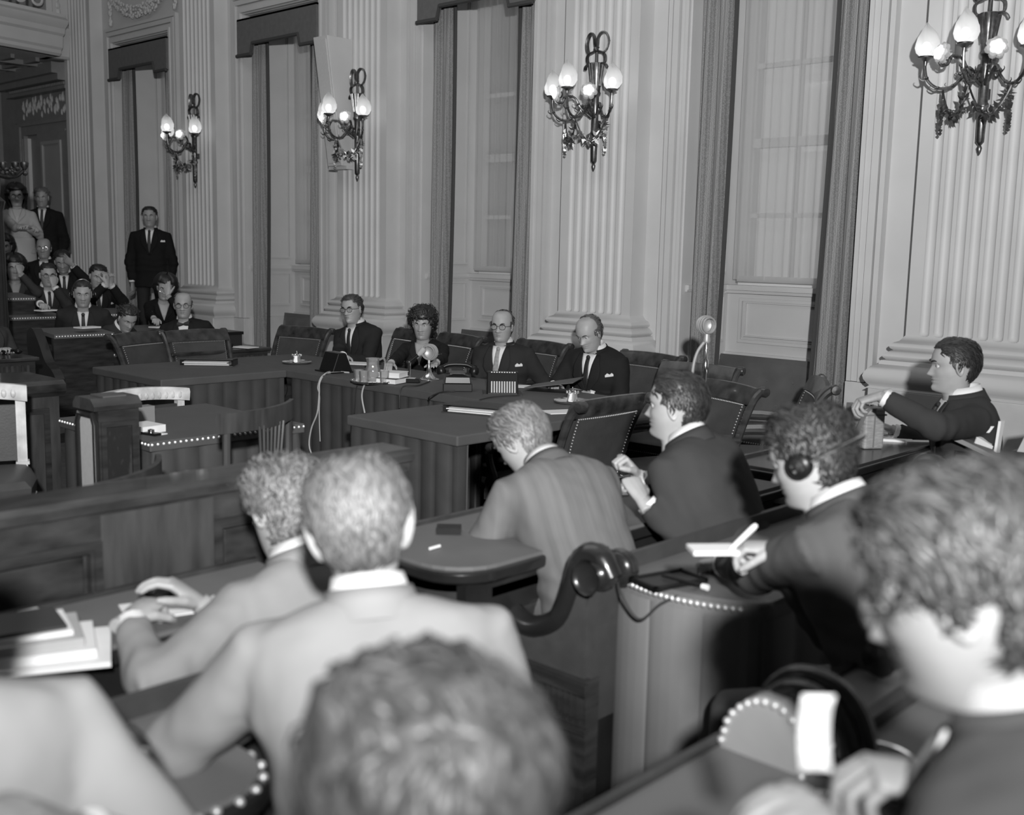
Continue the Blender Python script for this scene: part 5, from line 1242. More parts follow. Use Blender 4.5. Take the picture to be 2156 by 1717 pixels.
# ================================================================== wall sconces
def sconce_proto():
    root = empty('wall_sconce', (0, 0, 0)); V3 = Vector
    m = MB()
    m.lathe([(.004, 2.295), (.012, 2.315), (.016, 2.335), (.009, 2.35), (.016, 2.36), (.024, 2.37), (.027, 2.52), (.028, 2.57), (.034, 2.575), (.034, 2.59), (.027, 2.60), (.028, 2.86), (.036, 2.87), (.04, 2.885), (.034, 2.90), (.036, 2.94), (.05, 3.02), (.06, 3.10), (.055, 3.11), (.02, 3.10), (.012, 3.12), (.011, 3.22), (.02, 3.23), (.001, 3.245)], 14, 0, T(0, -.05, 0))
    for k in range(12): a = 2*PI*k/12; m.tube([(.036*math.cos(a), -.05+.036*math.sin(a), 2.94), (.061*math.cos(a), -.05+.061*math.sin(a), 3.105)], .007, 5)
    m.box((-.02, -.05, 2.62), (.02, 0, 2.68)); m.box((-.02, -.05, 2.95), (.02, 0, 3.0)); m.build('torch_shaft', GILTB, root)
    m = MB()
    for s in (-1, 1):
        R_ = lambda pts: bez([(s*x, -.05-.01*math.sin(i), z) for i, (x, z) in enumerate(pts)], 30)
        for pts in ([(0, 3.21), (.012, 3.25), (.018, 3.30), (.045, 3.335), (.085, 3.325), (.108, 3.27), (.095, 3.21), (.06, 3.185), (.005, 3.205)], [(.0, 3.2), (.05, 3.19), (.085, 3.165), (.085, 3.12), (.06, 3.10)], [(.02, 3.1), (.07, 3.105), (.10, 3.09), (.11, 3.07)]):
            m.tube(R_(pts), .008, 6, 0, None, True, 2.2)
            for p in R_(pts)[::3]: m.ball(p, (.009, .014, .007), 5, 4)
    m.ball((0, -.065, 3.215), .018, 8, 6); m.build('ribbon_bow', GILTB, root)
    def dirv(a): return V3((math.sin(a), -math.cos(a), 0))
    for a, L, zc, typ in ((-1.047, .34, 2.86, 0), (0, .34, 2.885, 0), (1.047, .34, 2.865, 0), (-.52, .31, 2.86, 1), (.52, .31, 2.86, 1)):
        d = dirv(a); o = V3((0, -.05, 0)); m = MB()
        if typ == 0: pth = bez([o+d*.03+V3((0, 0, 2.72)), o+d*.09+V3((0, 0, 2.80)), o+d*.13+V3((0, 0, 2.74)), o+d*.19+V3((0, 0, 2.69)), o+d*.26+V3((0, 0, 2.685)), o+d*.32+V3((0, 0, 2.73)), o+d*L+V3((0, 0, zc-.06)), o+d*L+V3((0, 0, zc-.01))], 36)
        else: pth = bez([o+d*.03+V3((0, 0, 2.70)), o+d*.12+V3((0, 0, 2.77)), o+d*.17+V3((0, 0, 2.84)), o+d*.24+V3((0, 0, 2.85)), o+d*.27+V3((0, 0, 2.80)), o+d*L+V3((0, 0, zc-.055))], 30)
        m.tube(pth, [.011]*8+[.009]*(len(pth)-8), 8)
        for q in (8, 14, 20, 26):
            if q < len(pth): p = pth[q]; m.ball(p, (.014, .014, .012), 6, 4); m.tube(bez([p, p+d*.02+V3((0, 0, -.012)), p+d*.045+V3((0, 0, .004)), p+d*.04+V3((0, 0, .018))], 9), [.007, .007, .007, .006, .005, .004, .003, .003, .002, .002][:len(bez([p, p, p, p], 9))], 5)
        c = o+d*.10+V3((0, 0, 2.755)); m.tube([c+d*(.035*math.cos(t)*(1-t/14))+V3((0, 0, .035*math.sin(t)*(1-t/14))) for t in np.linspace(0, 9, 26)], .006, 6)
        arm_ = m.build('branch', GILTB, root)
        e = o+d*L
        if typ == 0:
            m = MB(); m.lathe([(.008, -.05), (.012, -.02), (.03, -.005), (.045, 0), (.048, .008), (.04, .01)], 14, 0, None, (e.x, e.y, zc)); m.build('cup', GILTB, arm_)
            m = MB(); rings = []
            for i, (r, z) in enumerate(((.034, .0), (.058, .02), (.068, .05), (.066, .085), (.054, .12), (.036, .148), (.018, .168), (.003, .19))):
                rings.append([(e.x+r*(1+.10*math.sin(5*t+i*.9))*math.cos(t)+.01*math.sin(z*22), e.y+r*(1+.10*math.sin(5*t+i*.9))*math.sin(t), zc+.008+z+.01*math.sin(3*t)*(i > 2)) for t in np.linspace(0, 2*PI, 25)[:-1]])
            m.loft(rings, 0, None, False); m.build('flame_shade', FROST, root, angle=180)
            m = MB(); m.ball((e.x, e.y, zc+.06), (.028, .028, .034), 10, 8); m.build('bulb', BULB, root)
        else:
            cc = e+V3((0, 0, zc)); M = T(*cc) @ frame_from(d.cross(V3((0, 0, 1))), d+V3((0, 0, .15)))
            m = MB()
            for lay, (n, r, h) in enumerate(((7, .055, 0), (6, .042, .015), (5, .028, .028))):
                for k in range(n):
                    t = 2*PI*k/n+lay*.5; c = V3((r*math.cos(t), r*math.sin(t), h)); m.ball(c*.8, (.024, .024, .012), 8, 5, 0, M @ T(*(c*.0)) @ RZ(0))
            m.build('rose_shade', FROST, root, angle=180)
            m = MB(); m.ball((0, 0, .028), .026, 10, 8, 0, M); m.build('bulb', BULB, root)
            m = MB(); m.ball((0, 0, -.02), (.03, .03, .02), 10, 6, 0, M); m.build('cup', GILTB, arm_)
    # leaf garlands from branch to branch and hanging leaf chains at the outer branches
    def leaf(m, p, dirn, L, w):
        dirn = V3(dirn).normalized(); sd = dirn.orthogonal().normalized(); n_ = dirn.cross(sd)
        m.add([p, p+dirn*L*.45+sd*w, p+dirn*L, p+dirn*L*.45-sd*w, p+dirn*L*.45+n_*w*.35], [(0, 1, 4), (1, 2, 4), (2, 3, 4), (3, 0, 4), (0, 3, 2, 1)])
    r = random.Random(3)
    lo = [dirv(a)*.23+V3((0, -.05, 2.67)) for a in (-1.047, 0, 1.047)]
    for a, b in ((lo[0], lo[1]), (lo[1], lo[2])):
        m = MB(); pth = [a.lerp(b, t)+V3((0, 0, -.16*4*t*(1-t)**1.0)) for t in np.linspace(0, 1, 15)]; m.tube(pth, .006, 5)
        for i in range(2, 14):
            for q in range(4): leaf(m, pth[i], (pth[i]-pth[i-1])*12+V3((r.uniform(-.5, .5), r.uniform(-.5, .5), r.uniform(-.9, .4))), .055, .013)
        m.build('leaf_garland', GILTB, root, smooth=False)
    for a in (lo[0], lo[2]):
        m = MB(); m.tube([a, a+V3((0, 0, -.05))], .006, 6)
        for i in range(11):
            for q in range(3): leaf(m, a+V3((0, 0, -.05-.019*i)), (r.uniform(-.5, .5), r.uniform(-.5, .5), -1), .04*(1-.04*i), .013)
        m.build('leaf_chain', GILTB, root, smooth=False)
    return root
sc = sconce_proto()
for k, lab in enumerate(('lit bronze flame sconce on the second pilaster, behind the seated public', 'lit bronze flame sconce on the pilaster beside the tilted column loudspeaker', 'lit bronze flame sconce on the pilaster above the man in black suit', 'lit bronze flame sconce on the pilaster over the man with the recorder')):
    o = sc if k == 0 else copy_tree(sc); a, b = PIL[k+1]; o.location = ((a+b)/2-.0, YR, 0); tag(o, lab, 'sconce', 'pilaster sconces')
# ================================================================== things on the tables
TZ = .75
def put(px, py, z=TZ): p = onz(px, py, z); return p
def thing(name, label, cat, p, rz=YAW, group=None): return empty(name, tuple(p), rz, label, cat, group)
def slab(name, label, cat, px, py, w_, d_, h, matl, rz=YAW, z=TZ, group=None, p=None):
    q = p if p is not None else put(px, py, z); m = MB(); m.box((-w_/2, -d_/2, 0), (w_/2, d_/2, h))
    o = m.build(name, matl, smooth=False, loc=tuple(q)); o.rotation_euler.z = rz; tag(o, label, cat, group); return o
def book(label, px, py, w_, d_, h, cov, rz, z=TZ, p=None):
    q = p if p is not None else put(px, py, z); r = empty('book', tuple(q), rz, label, 'book')
    m = MB(); m.box((-w_/2, -d_/2, 0), (w_/2, d_/2, .004)); m.box((-w_/2, -d_/2, h-.004), (w_/2, d_/2, h)); m.box((-w_/2, -d_/2, 0), (-w_/2+.006, d_/2, h)); m.build('cover', cov, r, smooth=False)
    m = MB(); m.box((-w_/2+.006, -d_/2+.005, .004), (w_/2-.005, d_/2-.005, h-.004)); m.build('page_block', PAPER, r, smooth=False); return r
def doc_case(label, px, py, w_, d_, h, rz, paperm=PAPER):
    r = thing('document_case', label, 'folder', put(px, py), rz, None)
    m = MB(); m.box((-w_/2, -d_/2, 0), (w_/2, d_/2, .006)); m.build('lower_cover', FOLDER, r, smooth=False)
    m = MB(); m.loft([[(-w_/2, -d_/2, h), (w_/2, -d_/2, h), (w_/2, -d_/2, h+.006), (-w_/2, -d_/2, h+.006)], [(-w_/2, d_/2, h-.012), (w_/2, d_/2, h-.012), (w_/2, d_/2, h-.006), (-w_/2, d_/2, h-.006)]], 0, None, True); m.build('upper_cover', FOLDER, r, smooth=False, fix=True)
    for k in range(4):
        m = MB(); j = random.uniform(-.01, .012); m.box((-w_/2+.03+j, -d_/2+.008+j*.5, .008+(h-.018)*k/4), (w_/2-.035+j, d_/2-.02, .008+(h-.018)*(k+.8)/4)); m.build('paper', paperm if k % 2 == 0 else PAPERG, r, smooth=False)
    for s in (-1, 1): m = MB(); m.loft([[(s*w_/2, -d_/2+.02, .006), (s*(w_/2-.03), 0, .006), (s*w_/2, d_/2, .006)], [(s*w_/2, -d_/2+.02, h), (s*(w_/2-.03), 0, h-.004), (s*w_/2, d_/2, h-.006)]], 0, None, False); m.build('gusset', FOLDER, r, smooth=False, fix=True)
    return r
doc_case('black document case stuffed with white papers on the far table wing', 440, 769, .40, .2, .05, YAW+.05)
doc_case('open black case of papers on the near table wing, beside the fair head', 1010, 868, .36, .26, .045, YAW-.42)
def inkstand(label, px, py, r_):
    r = thing('silver_inkstand', label, 'inkstand', put(px, py), YAW, 'silver inkstands')
    m = MB(); m.lathe([(.001, .004), (r_*.75, .004), (r_*.9, .008), (r_, .016), (r_*1.02, .018), (r_, .012), (r_*.85, 0), (.001, 0)], 28); m.build('tray', SILVER, r)
    m = MB(); m.lathe([(.034, .005), (.036, .012), (.032, .016), (.031, .055), (.034, .06), (.037, .065), (.032, .068), (.001, .07)], 20)
    for k in range(6): a = 2*PI*k/6; m.ball((.034*math.cos(a), .034*math.sin(a), .068), .009, 8, 5)
    m.lathe([(.006, .07), (.009, .078), (.004, .085), (.005, .095), (.001, .1)], 10); m.build('ink_pot', SILVER, r)
inkstand('silver inkstand on a round tray at the corner of the far table wing', 625, 766, .115)
inkstand('silver inkstand on a round tray before the man reading in black', 1205, 849, .115)
def intercom(label, px, py, rz):
    r = thing('intercom_speaker', label, 'intercom', put(px, py), rz, 'black intercom speakers')
    m = MB(); m.loft([[(x, -.10, .008), (x, .07, .008), (x, .02, .145), (x, -.045, .145)] for x in (-.10, .10)], 0, None, True); m.build('case', BLACK, r, smooth=False, bevel=.006, fix=True)
    m = MB(); m.box((-.125, -.12, 0), (.125, .09, .01)); m.build('base', BLACK, r, smooth=False)
    for k in range(10):
        x = -.075+k*.0165; m = MB(); a = Vector((x, -.0985, .018)); b = Vector((x, -.0695, .088)); m.add([a, a+Vector((.009, 0, 0)), b+Vector((.009, 0, 0)), b, a+Vector((0, -.003, .0)), a+Vector((.009, -.003, 0)), b+Vector((.009, -.003, 0)), b+Vector((0, -.003, 0))], [(4, 5, 6, 7), (0, 4, 7, 3), (1, 2, 6, 5), (3, 7, 6, 2), (0, 1, 5, 4)]); m.build('slat', SILVERM, r, smooth=False)
        m = MB(); m.box((x, -.046, .128), (x+.009, -.043+.004, .146)); m.build('slat', SILVERM, r, smooth=False)
SILVERM = mat('pale_metal_slat', .45, .45, .5)
intercom('black wedge intercom speaker seen from its side, before the clasped hands', 703, 783, YAW+PI*.72)
intercom('black wedge intercom speaker with bright slatted grille, beside the telephone', 1057, 829, YAW+.05)
# water tray: tray, jug and three tumblers
p = put(785, 806); tag(empty('drinks_tray', tuple(p), YAW), 'round silver tray under the glass water jug', 'tray'); tr = bpy.context.scene.objects[-1] if False else [o for o in COL.objects if o.name == 'drinks_tray'][0]
m = MB(); m.lathe([(.001, .003), (.12, .003), (.135, .008), (.15, .016), (.152, .018), (.14, .004), (.12, 0), (.001, 0)], 30); m.build('tray_plate', SILVER, tr)
for k in range(24): a = 2*PI*k/24; 
m = MB(); [m.ball((.15*math.cos(2*PI*k/30), .15*math.sin(2*PI*k/30), .016), .006, 6, 4) for k in range(30)]; m.build('beaded_rim', SILVER, tr, kind='stuff')
WATER = glass('water', .05, .8)
r = thing('water_jug', 'cut glass water jug standing on the silver tray', 'jug', p+Vector((0, 0, .004)))
m = MB(); pr = [(.045, .0), (.05, .01), (.055, .05), (.052, .09), (.042, .12), (.045, .15), (.05, .165)]
m.lathe(pr+[(z[0]-.004, z[1]) for z in pr[::-1]], 24); m.build('jug_body', GLASS, r)
m = MB(); m.lathe([(.001, .006), (.046, .006), (.05, .05), (.047, .085), (.001, .086)], 24); m.build('jug_water', WATER, r)
m = MB(); m.tube(bez([(.045, 0, .155), (.075, 0, .165), (.085, 0, .12), (.07, 0, .06), (.052, 0, .045)], 20), .007, 8); m.build('jug_handle', GLASS, r)
for k, (dx, dy) in enumerate(((-.095, -.02), (-.05, -.085), (.085, -.05))):
    q = p+RZ(YAW) @ Vector((dx, dy, .004)); r = thing('tumbler', ('cut glass tumbler at the tray edge, nearest the intercom', 'cut glass tumbler at the front of the silver tray', 'cut glass tumbler at the tray edge, nearest the woman')[k], 'glass', q, 0, 'tumblers on the tray')
    m = MB(); pr = [(.026, .0), (.03, .01), (.034, .085)]; m.lathe([(.001, 0)]+pr+[(.031, .085), (.027, .012), (.001, .012)], 16); m.build('glass_wall', GLASS, r)
q = put(822, 806)
book('thick dark bound book with its fore edge towards the room', 815, 806, .24, .17, .04, FOLDER, YAW-.45)
book('white paper covered book lying on the dark bound book', 815, 800, .22, .16, .035, PAPER, YAW-.30, p=put(815, 806)+Vector((0.0, .02, .041)))
slab('folder', 'flat folder of papers under the clasped hands', 'folder', 748, 771, .3, .2, .018, FOLDER, YAW-.2)
slab('paper', 'white sheets lying on the folder under the clasped hands', 'paper', 748, 771, .26, .17, .006, PAPER, YAW-.23, p=put(748, 771)+Vector((0, 0, .019)))
r = thing('microphone_switch', 'small black switch box with pale lid beside the dark book', 'box', put(866, 806), YAW-.1)
m = MB(); m.box((-.06, -.03, 0), (.06, .03, .03)); m.build('box_body', BLACK, r, smooth=False, bevel=.006); m = MB(); m.box((-.03, -.02, .03), (.03, .02, .034)); m.build('lid', PAPERG, r, smooth=False)
# slim microphone
r = thing('stick_microphone', 'slim black and silver stick microphone before the speaking woman', 'microphone', put(862, 799))
m = MB(); m.lathe([(.001, 0), (.05, 0), (.05, .008), (.012, .014), (.011, .11), (.014, .115), (.014, .13), (.001, .131)], 16); m.build('stand', CHROME, r)
m = MB(); m.tube([(-.02, .0, .118), (.0, .0, .125), (.035, .0, .155), (.06, 0, .175)], [.012, .013, .013, .013], 10); m.build('microphone_body', BLACK, r)
m = MB(); m.tube([(.06, 0, .175), (.075, 0, .188), (.10, .0, .215), (.108, 0, .222)], [.014, .02, .022, .012], 12); m.build('microphone_head', PAPERG, r)
# round microphone on its cast foot
def round_mic_head(m_, c, rad, M=None):
    m_.lathe([(.001, -.03), (rad*.55, -.028), (rad*.8, -.016), (rad*.8, -.01)], 20, 0, T(*c) @ RX(PI/2)); 
    for k, (rr, yy) in enumerate(((.84, -.012), (.95, -.002), (.99, .008), (.95, .018), (.84, .026))): m_.tube([(c[0]+rad*rr*math.cos(t), c[1]+yy*1.6, c[2]+rad*rr*math.sin(t)) for t in np.linspace(0, 2*PI, 25)], .0055, 6)
    m_.lathe([(.001, .05), (rad*.6, .048), (rad*.85, .03)], 20, 0, T(*c) @ RX(-PI/2) @ T(0, 0, 0))
r = thing('round_microphone', 'round silver microphone on a flared foot before the speaking woman', 'microphone', put(903, 800), YAW-.35)
m = MB(); m.lathe([(.001, 0), (.075, .0), (.075, .006), (.05, .015), (.022, .05), (.012, .1), (.011, .12)], 20); m.build('foot', CHROME, r)
m = MB(); m.tube([(0, 0, .11), (0, 0, .15)], .01, 8); round_mic_head(m, (0, -.0, .195), .056); m.build('microphone_head', SILVERM, r)
# telephone
r = thing('telephone', 'black telephone with handset on its cradle on the head table', 'telephone', put(963, 822), YAW+.08)
m = MB(); m.loft([[(-.095, -.08, 0), (.095, -.08, 0), (.095, .08, 0), (-.095, .08, 0)], [(-.095, -.08, .05), (.095, -.08, .05), (.095, .08, .05), (-.095, .08, .05)], [(-.085, -.07, .052), (.085, -.07, .052), (.085, .07, .052), (-.085, .07, .052)], [(-.08, -.065, .095), (.08, -.065, .095), (.08, .065, .095), (-.08, .065, .095)], [(-.03, -.03, .11), (.03, -.03, .11), (.03, .03, .11), (-.03, .03, .11)]], 0, None, True); m.build('phone_base', BLACK, r, smooth=False, bevel=.004, fix=True)
m = MB(); m.box((-.05, -.012, .105), (.05, .012, .13)); 
for s in (-1, 1): m.box((s*.05-.008, -.03, .12), (s*.05+.008, .03, .145))
m.build('cradle', BLACK, r, smooth=False)
m = MB(); m.tube(bez([(-.1, 0, .15), (-.06, 0, .168), (0, 0, .172), (.06, 0, .168), (.1, 0, .15)], 16), .014, 10)
for s in (-1, 1): m.lathe([(.001, -.005), (.03, -.005), (.034, .01), (.026, .04), (.014, .05)], 14, 0, T(s*.105, 0, .115) @ RY(s*.25)); 
m.build('handset', BLACK, r)
# folder tent and papers at the near end of the head table
r = thing('propped_folder', 'dark folder propped half open before the man reading in black', 'folder', put(1165, 824), YAW-.35)
m = MB(); m.box((-.17, -.12, 0), (.17, .12, .005)); m.build('lower_cover', FOLDER, r, smooth=False)
m = MB(); m.loft([[(-.17, -.115, .02), (.17, -.115, .075), (.17, -.111, .079), (-.17, -.111, .025)], [(-.17, .13, .02), (.17, .13, .09), (.17, .134, .094), (-.17, .134, .025)]], 0, None, True); m.build('upper_cover', mat('slate_folder', .1, .5), r, smooth=False, fix=True)
slab('paper', 'white sheet between grille intercom and propped folder', 'paper', 1093, 814, .2, .13, .003, PAPER, YAW-.1)
slab('paper', 'folded white sheet on the near table wing by the chair back', 'paper', 1182, 868, .2, .14, .004, PAPER, YAW+.4)
slab('ink_cube', 'tiny white cube beside the grille intercom', 'box', 1028, 820, .02, .02, .02, PAPER, YAW)
# tall microphone on a floor stand
p = ond(1484, 800, 6.3); r = thing('floor_microphone', 'round silver microphone on a tall stand, with its cable hanging, before the dark drape', 'microphone', (p.x, p.y, 0), YAW+.5)
zt = ond(1482, 684, 6.3).z
m = MB(); m.lathe([(.001, 0), (.13, 0), (.13, .02), (.02, .04), (.012, .06), (.012, zt-.28), (.018, zt-.27), (.018, zt-.2), (.01, zt-.19), (.01, zt-.1)], 16); m.build('stand', CHROME, r)
m = MB(); round_mic_head(m, (0, 0, zt), .052); m.lathe([(.02, -.1), (.024, -.09), (.016, -.05)], 10, 0, None, (0, 0, zt)); m.build('microphone_head', SILVERM, r)
m = MB(); m.tube(bez([(-.01, .0, zt-.09), (-.05, .02, zt-.16), (-.075, .02, zt-.28), (-.06, .02, zt-.5), (-.09, .04, .3), (-.2, .1, .01)], 30), .009, 7); m.build('cable', mat('grey_cable', .3, .5), r)
# cables falling over the edge of the head table
def cable(label, pts, matl, rad=.005, name='cable'):
    m = MB(); m.tube(bez(pts, 40), rad, 6); return tag(m.build(name, matl), label, 'cable', 'cables over the table edge')
yf = 4.745
def drop(pxs, yo=0): return [ony(px_, py_, yf+yo) for px_, py_ in pxs]
cable('pale cable from the intercom looping over the table edge to the floor', [put(735, 785, .757), put(700, 783, .757), put(684, 788, .757)]+drop([(673, 806), (672, 830), (668, 870), (655, 905), (652, 945), (672, 985)]), WCABLE, .006)
cable('second pale cable hanging in a short loop below the intercom', [put(720, 784, .757), put(690, 786, .757)]+drop([(676, 795), (669, 815), (673, 835), (672, 870), (674, 930)], .008), WCABLE, .004)
cable('pale cable hanging below the dark bound book', [put(792, 806, .756), put(776, 806, .757)]+drop([(767, 812), (762, 835), (768, 870)]), WCABLE, .006)
cable('black cable with a white plug hanging below the water tray', [put(775, 798, .757), put(758, 802, .757)]+drop([(750, 820), (748, 850), (746, 870)]), RUBBER, .005)
cable('black telephone cord trailing across the table top to the edge', [put(958, 824, .757), put(930, 826, .757), put(905, 836, .757)]+drop([(903, 845), (902, 870)]), RUBBER, .005)
cable('black microphone cord snaking from the round foot to the table edge', [put(905, 803, .757), put(880, 812, .757), put(850, 814, .757)]+drop([(842, 830), (841, 860)]), RUBBER, .005)
cable('black cord running across the near table wing', [put(1100, 832, .757), put(1040, 836, .757), put(1010, 842, .757)], RUBBER, .004)
# things on the clerks' table
slab('book', 'grey bound volume at the near corner of the studded clerk table', 'book', 293, 890, .07, .14, .085, mat('grey_cloth_binding', .22, .7), 0)
slab('book', 'white book lying in front of the grey bound volume', 'book', 305, 908, .16, .13, .035, PAPER, .1)
slab('paper', 'white sheet sticking out before the white book', 'paper', 312, 912, .2, .06, .004, PAPER, .25)
r = thing('ink_pad', 'small dark inkwell near the studded table edge', 'inkwell', put(318, 916), .2)
m = MB(); m.box((-.05, -.02, 0), (.05, .02, .012)); m.build('base', BLACK, r, smooth=False); m = MB(); m.lathe([(.001, 0), (.016, 0), (.016, .014), (.001, .018)], 10, 0, T(0, 0, .012)); m.build('lid', SILVER, r)
# recorder and papers at the wall desk
p = onz(1825, 942, .75); r = thing('portable_recorder', 'upright pale leather cased portable recorder with strap', 'recorder', p, YAW+.25)
CASE = mat('pale_grained_leather', .3, .6, var=.25, vscale=30, bump=.4, bscale=80, stretch=(1, 1, 4))
m = MB(); m.box((-.055, -.06, 0), (.055, .06, .205)); m.build('leather_case', CASE, r, smooth=False, bevel=.012)
m = MB(); m.tube([(-.005, -.062, .01), (-.005, -.062, .2)], .004, 6); m.box((-.06, -.062, .165), (.06, .062, .172)); m.build('seam_strap', mat('case_strap', .16, .6), r, smooth=False)
m = MB(); m.tube(bez([(.0, -.05, .2), (-.05, -.06, .19), (-.09, -.06, .1), (-.10, -.05, .0)], 20), .004, 6, 0, None, True, 4); m.build('strap', mat('case_strap', .16, .6), r)
m = MB(); m.lathe([(.02, .205), (.02, .215), (.012, .22)], 12); m.lathe([(.008, .205), (.008, .222), (.001, .223)], 10, 0, T(.035, -.03, 0)); m.build('control_knobs', CHROME, r)
slab('instrument_case', 'thin grey case standing behind the leather cased recorder', 'case', 1795, 934, .03, .12, .2, mat('grey_case', .2, .6), YAW+.2)
slab('paper', 'torn open white paper wrapper beside the recorder', 'paper', 1885, 928, .16, .1, .012, PAPER, YAW-.2)
slab('paper', 'white card lying beyond the paper wrapper', 'paper', 1935, 933, .14, .06, .01, PAPER, YAW-.05)
slab('notebook', 'dark notebook lying under the reaching arm', 'notebook', 1925, 912, .22, .12, .012, FOLDER, YAW-.1)
cable('thin black lead running from the recorder along the wall desk', [p+Vector((.05, .02, .06)), put(1890, 915, .77), put(1930, 918, .76), put(1960, 925, .757)], RUBBER, .003)
# open case and cards on the studded wall desk
q = onz(2085, 985, .75)
r = thing('open_case', 'open grey briefcase packed with cards on the studded wall desk', 'briefcase', q+Vector((-.02, .10, 0)), YAW-.35)
GC = mat('grey_case_leather', .18, .6, var=.1)
m = MB(); m.loft([[(-.17, -.10, .0), (.19, -.10, .0), (.19, .12, .0), (-.17, .12, 0)], [(-.17, -.11, .05), (.19, -.11, .05), (.19, .12, .05), (-.17, .12, .05)]], 0, None, True); m.build('case_tray', BLACKM, r, smooth=False, fix=True)
m = MB(); m.loft([[(-.2, -.12, .12), (-.17, -.12, .13), (.02, -.13, .05), (0, -.13, .04)], [(-.2, .1, .13), (-.17, .1, .14), (.02, .1, .06), (0, .1, .05)]], 0, None, True); m.build('case_flap', GC, r, smooth=False, fix=True)
m = MB(); m.loft([[(.1, .1, .05), (.34, .05, .05), (.34, .06, .05), (.1, .115, .05)], [(.16, .14, .2), (.36, .11, .25), (.36, .12, .25), (.16, .155, .2)]], 0, None, True); m.build('case_lid', mat('pale_case_lining', .45, .7), r, smooth=False, fix=True)
def card(label, base, wv, hv, th, matl):
    m = MB(); b = Vector(base); w1, h1 = Vector(wv), Vector(hv); n = w1.cross(h1).normalized()*th
    m.loft([[b, b+w1, b+w1+h1, b+h1], [b+n, b+w1+n, b+w1+h1+n, b+h1+n]], 0, None, True); return tag(m.build('card', matl, smooth=False, fix=True), label, 'card', 'cards in the open case')
def cam_v(x, y, zc): return rt0*x+Vector((0, 0, y))+Vector((fw.x, fw.y, 0)).normalized()*zc
card('tall white card standing upright in the open case', q+cam_v(.035, .05, .06), cam_v(.03, .0, .03), cam_v(.02, .15, .02), .012, PAPER)
card('white card with a round grey mark leaning in the open case', q+cam_v(-.07, .07, .05), cam_v(.085, -.045, .02), cam_v(.03, .055, .03), .006, PAPER)
card('grey card behind the marked card in the open case', q+cam_v(-.03, .10, .08), cam_v(.07, -.02, .02), cam_v(.0, .045, .02), .006, PAPERG)
card('small white tag at the top of the open case', q+cam_v(-.03, .145, .09), cam_v(.05, 0, .0), cam_v(.02, .03, .0), .006, PAPER)
slab('notepad', 'thick white notepad at the studded edge of the wall desk', 'notepad', 2108, 1003, .14, .08, .035, PAPER, YAW+.05)
r = thing('coiled_headset', 'black headset with looped cord lying on the wall desk', 'headset', put(2100, 985), YAW)
m = MB(); m.tube([(.08*math.cos(t), .05*math.sin(t), .02+.03*math.sin(t*.5)) for t in np.linspace(0, 2*PI, 24)], .009, 8); m.build('band', BLACK, r)
m = MB(); m.tube([(.1*math.cos(t)+.02, .06*math.sin(t)+.02, .01) for t in np.linspace(.5, 5.5, 24)], .006, 6); m.build('cord', RUBBER, r)
# things on the studded round ended desk
r = thing('leather_pad', 'dark leather writing pad with raised frame on the round ended desk', 'writing pad', put(1408, 1225), YAW+.55)
m = MB(); m.box((-.085, -.05, 0), (.085, .05, .006)); m.build('pad', FOLDER, r, smooth=False); m = MB()
for a, b in (((-.095, -.06, 0), (.095, -.048, .012)), ((-.095, .048, 0), (.095, .06, .012)), ((-.095, -.06, 0), (-.083, .06, .012)), ((.083, -.06, 0), (.095, .06, .012))): m.box(a, b)
m.build('pad_frame', BLACK, r, smooth=False)
m = MB(); a, b = put(1395, 1212, .765), put(1478, 1235, .765); m.tube([a, b], [.005, .006], 8); m.tube([b, b+(b-a).normalized()*.02], [.008, .009], 8, 1); tag(m.build('pen', [BLACK, PAPER]), 'dark pen with white tip lying across the leather pad', 'pen')
cable('black earphone cord hanging in a loop over the studded edge', [put(1300, 1205, .757), ony(1305, 1245, 2.42), ony(1345, 1305, 2.42), ony(1395, 1270, 2.44), put(1470, 1238, .757)], RUBBER, .004)
arms = PEOPLE['man wearing headphones under his chin and writing at the studded round desk']['arms']
c = ond(1500, 1162, 2.62); 
slab('notepad', 'small white notepad in the hand of the headphone wearer', 'notepad', 0, 0, .11, .07, .01, PAPER, YAW+.1, p=c)
m = MB(); a, b = ond(1536, 1160, 2.6), ond(1592, 1106, 2.62); m.tube([a, a.lerp(b, .1), b.lerp(a, .1), b], [.002, .006, .007, .005], 8); tag(m.build('pen', PAPER), 'white pen held by the headphone wearer', 'pen')
# front desks
slab('ashtray', 'dark square ashtray near the tweed elbow', 'ashtray', 945, 1122, .08, .06, .022, BLACK, YAW)
m = MB(); a, b = put(905, 1156, .757), put(926, 1150, .757); m.tube([a, b], .005, 8); tag(m.build('cigarette', PAPER), 'white cigarette end lying by the rounded desk end', 'cigarette')
for px_, py_, l in ((1308, 1044, 'crumpled white slip at the far side of the profile man'), (1322, 1040, 'second white slip under the hands of the profile man')): slab('paper', l, 'paper', px_, py_, .05, .03, .006, PAPER, YAW+.3)
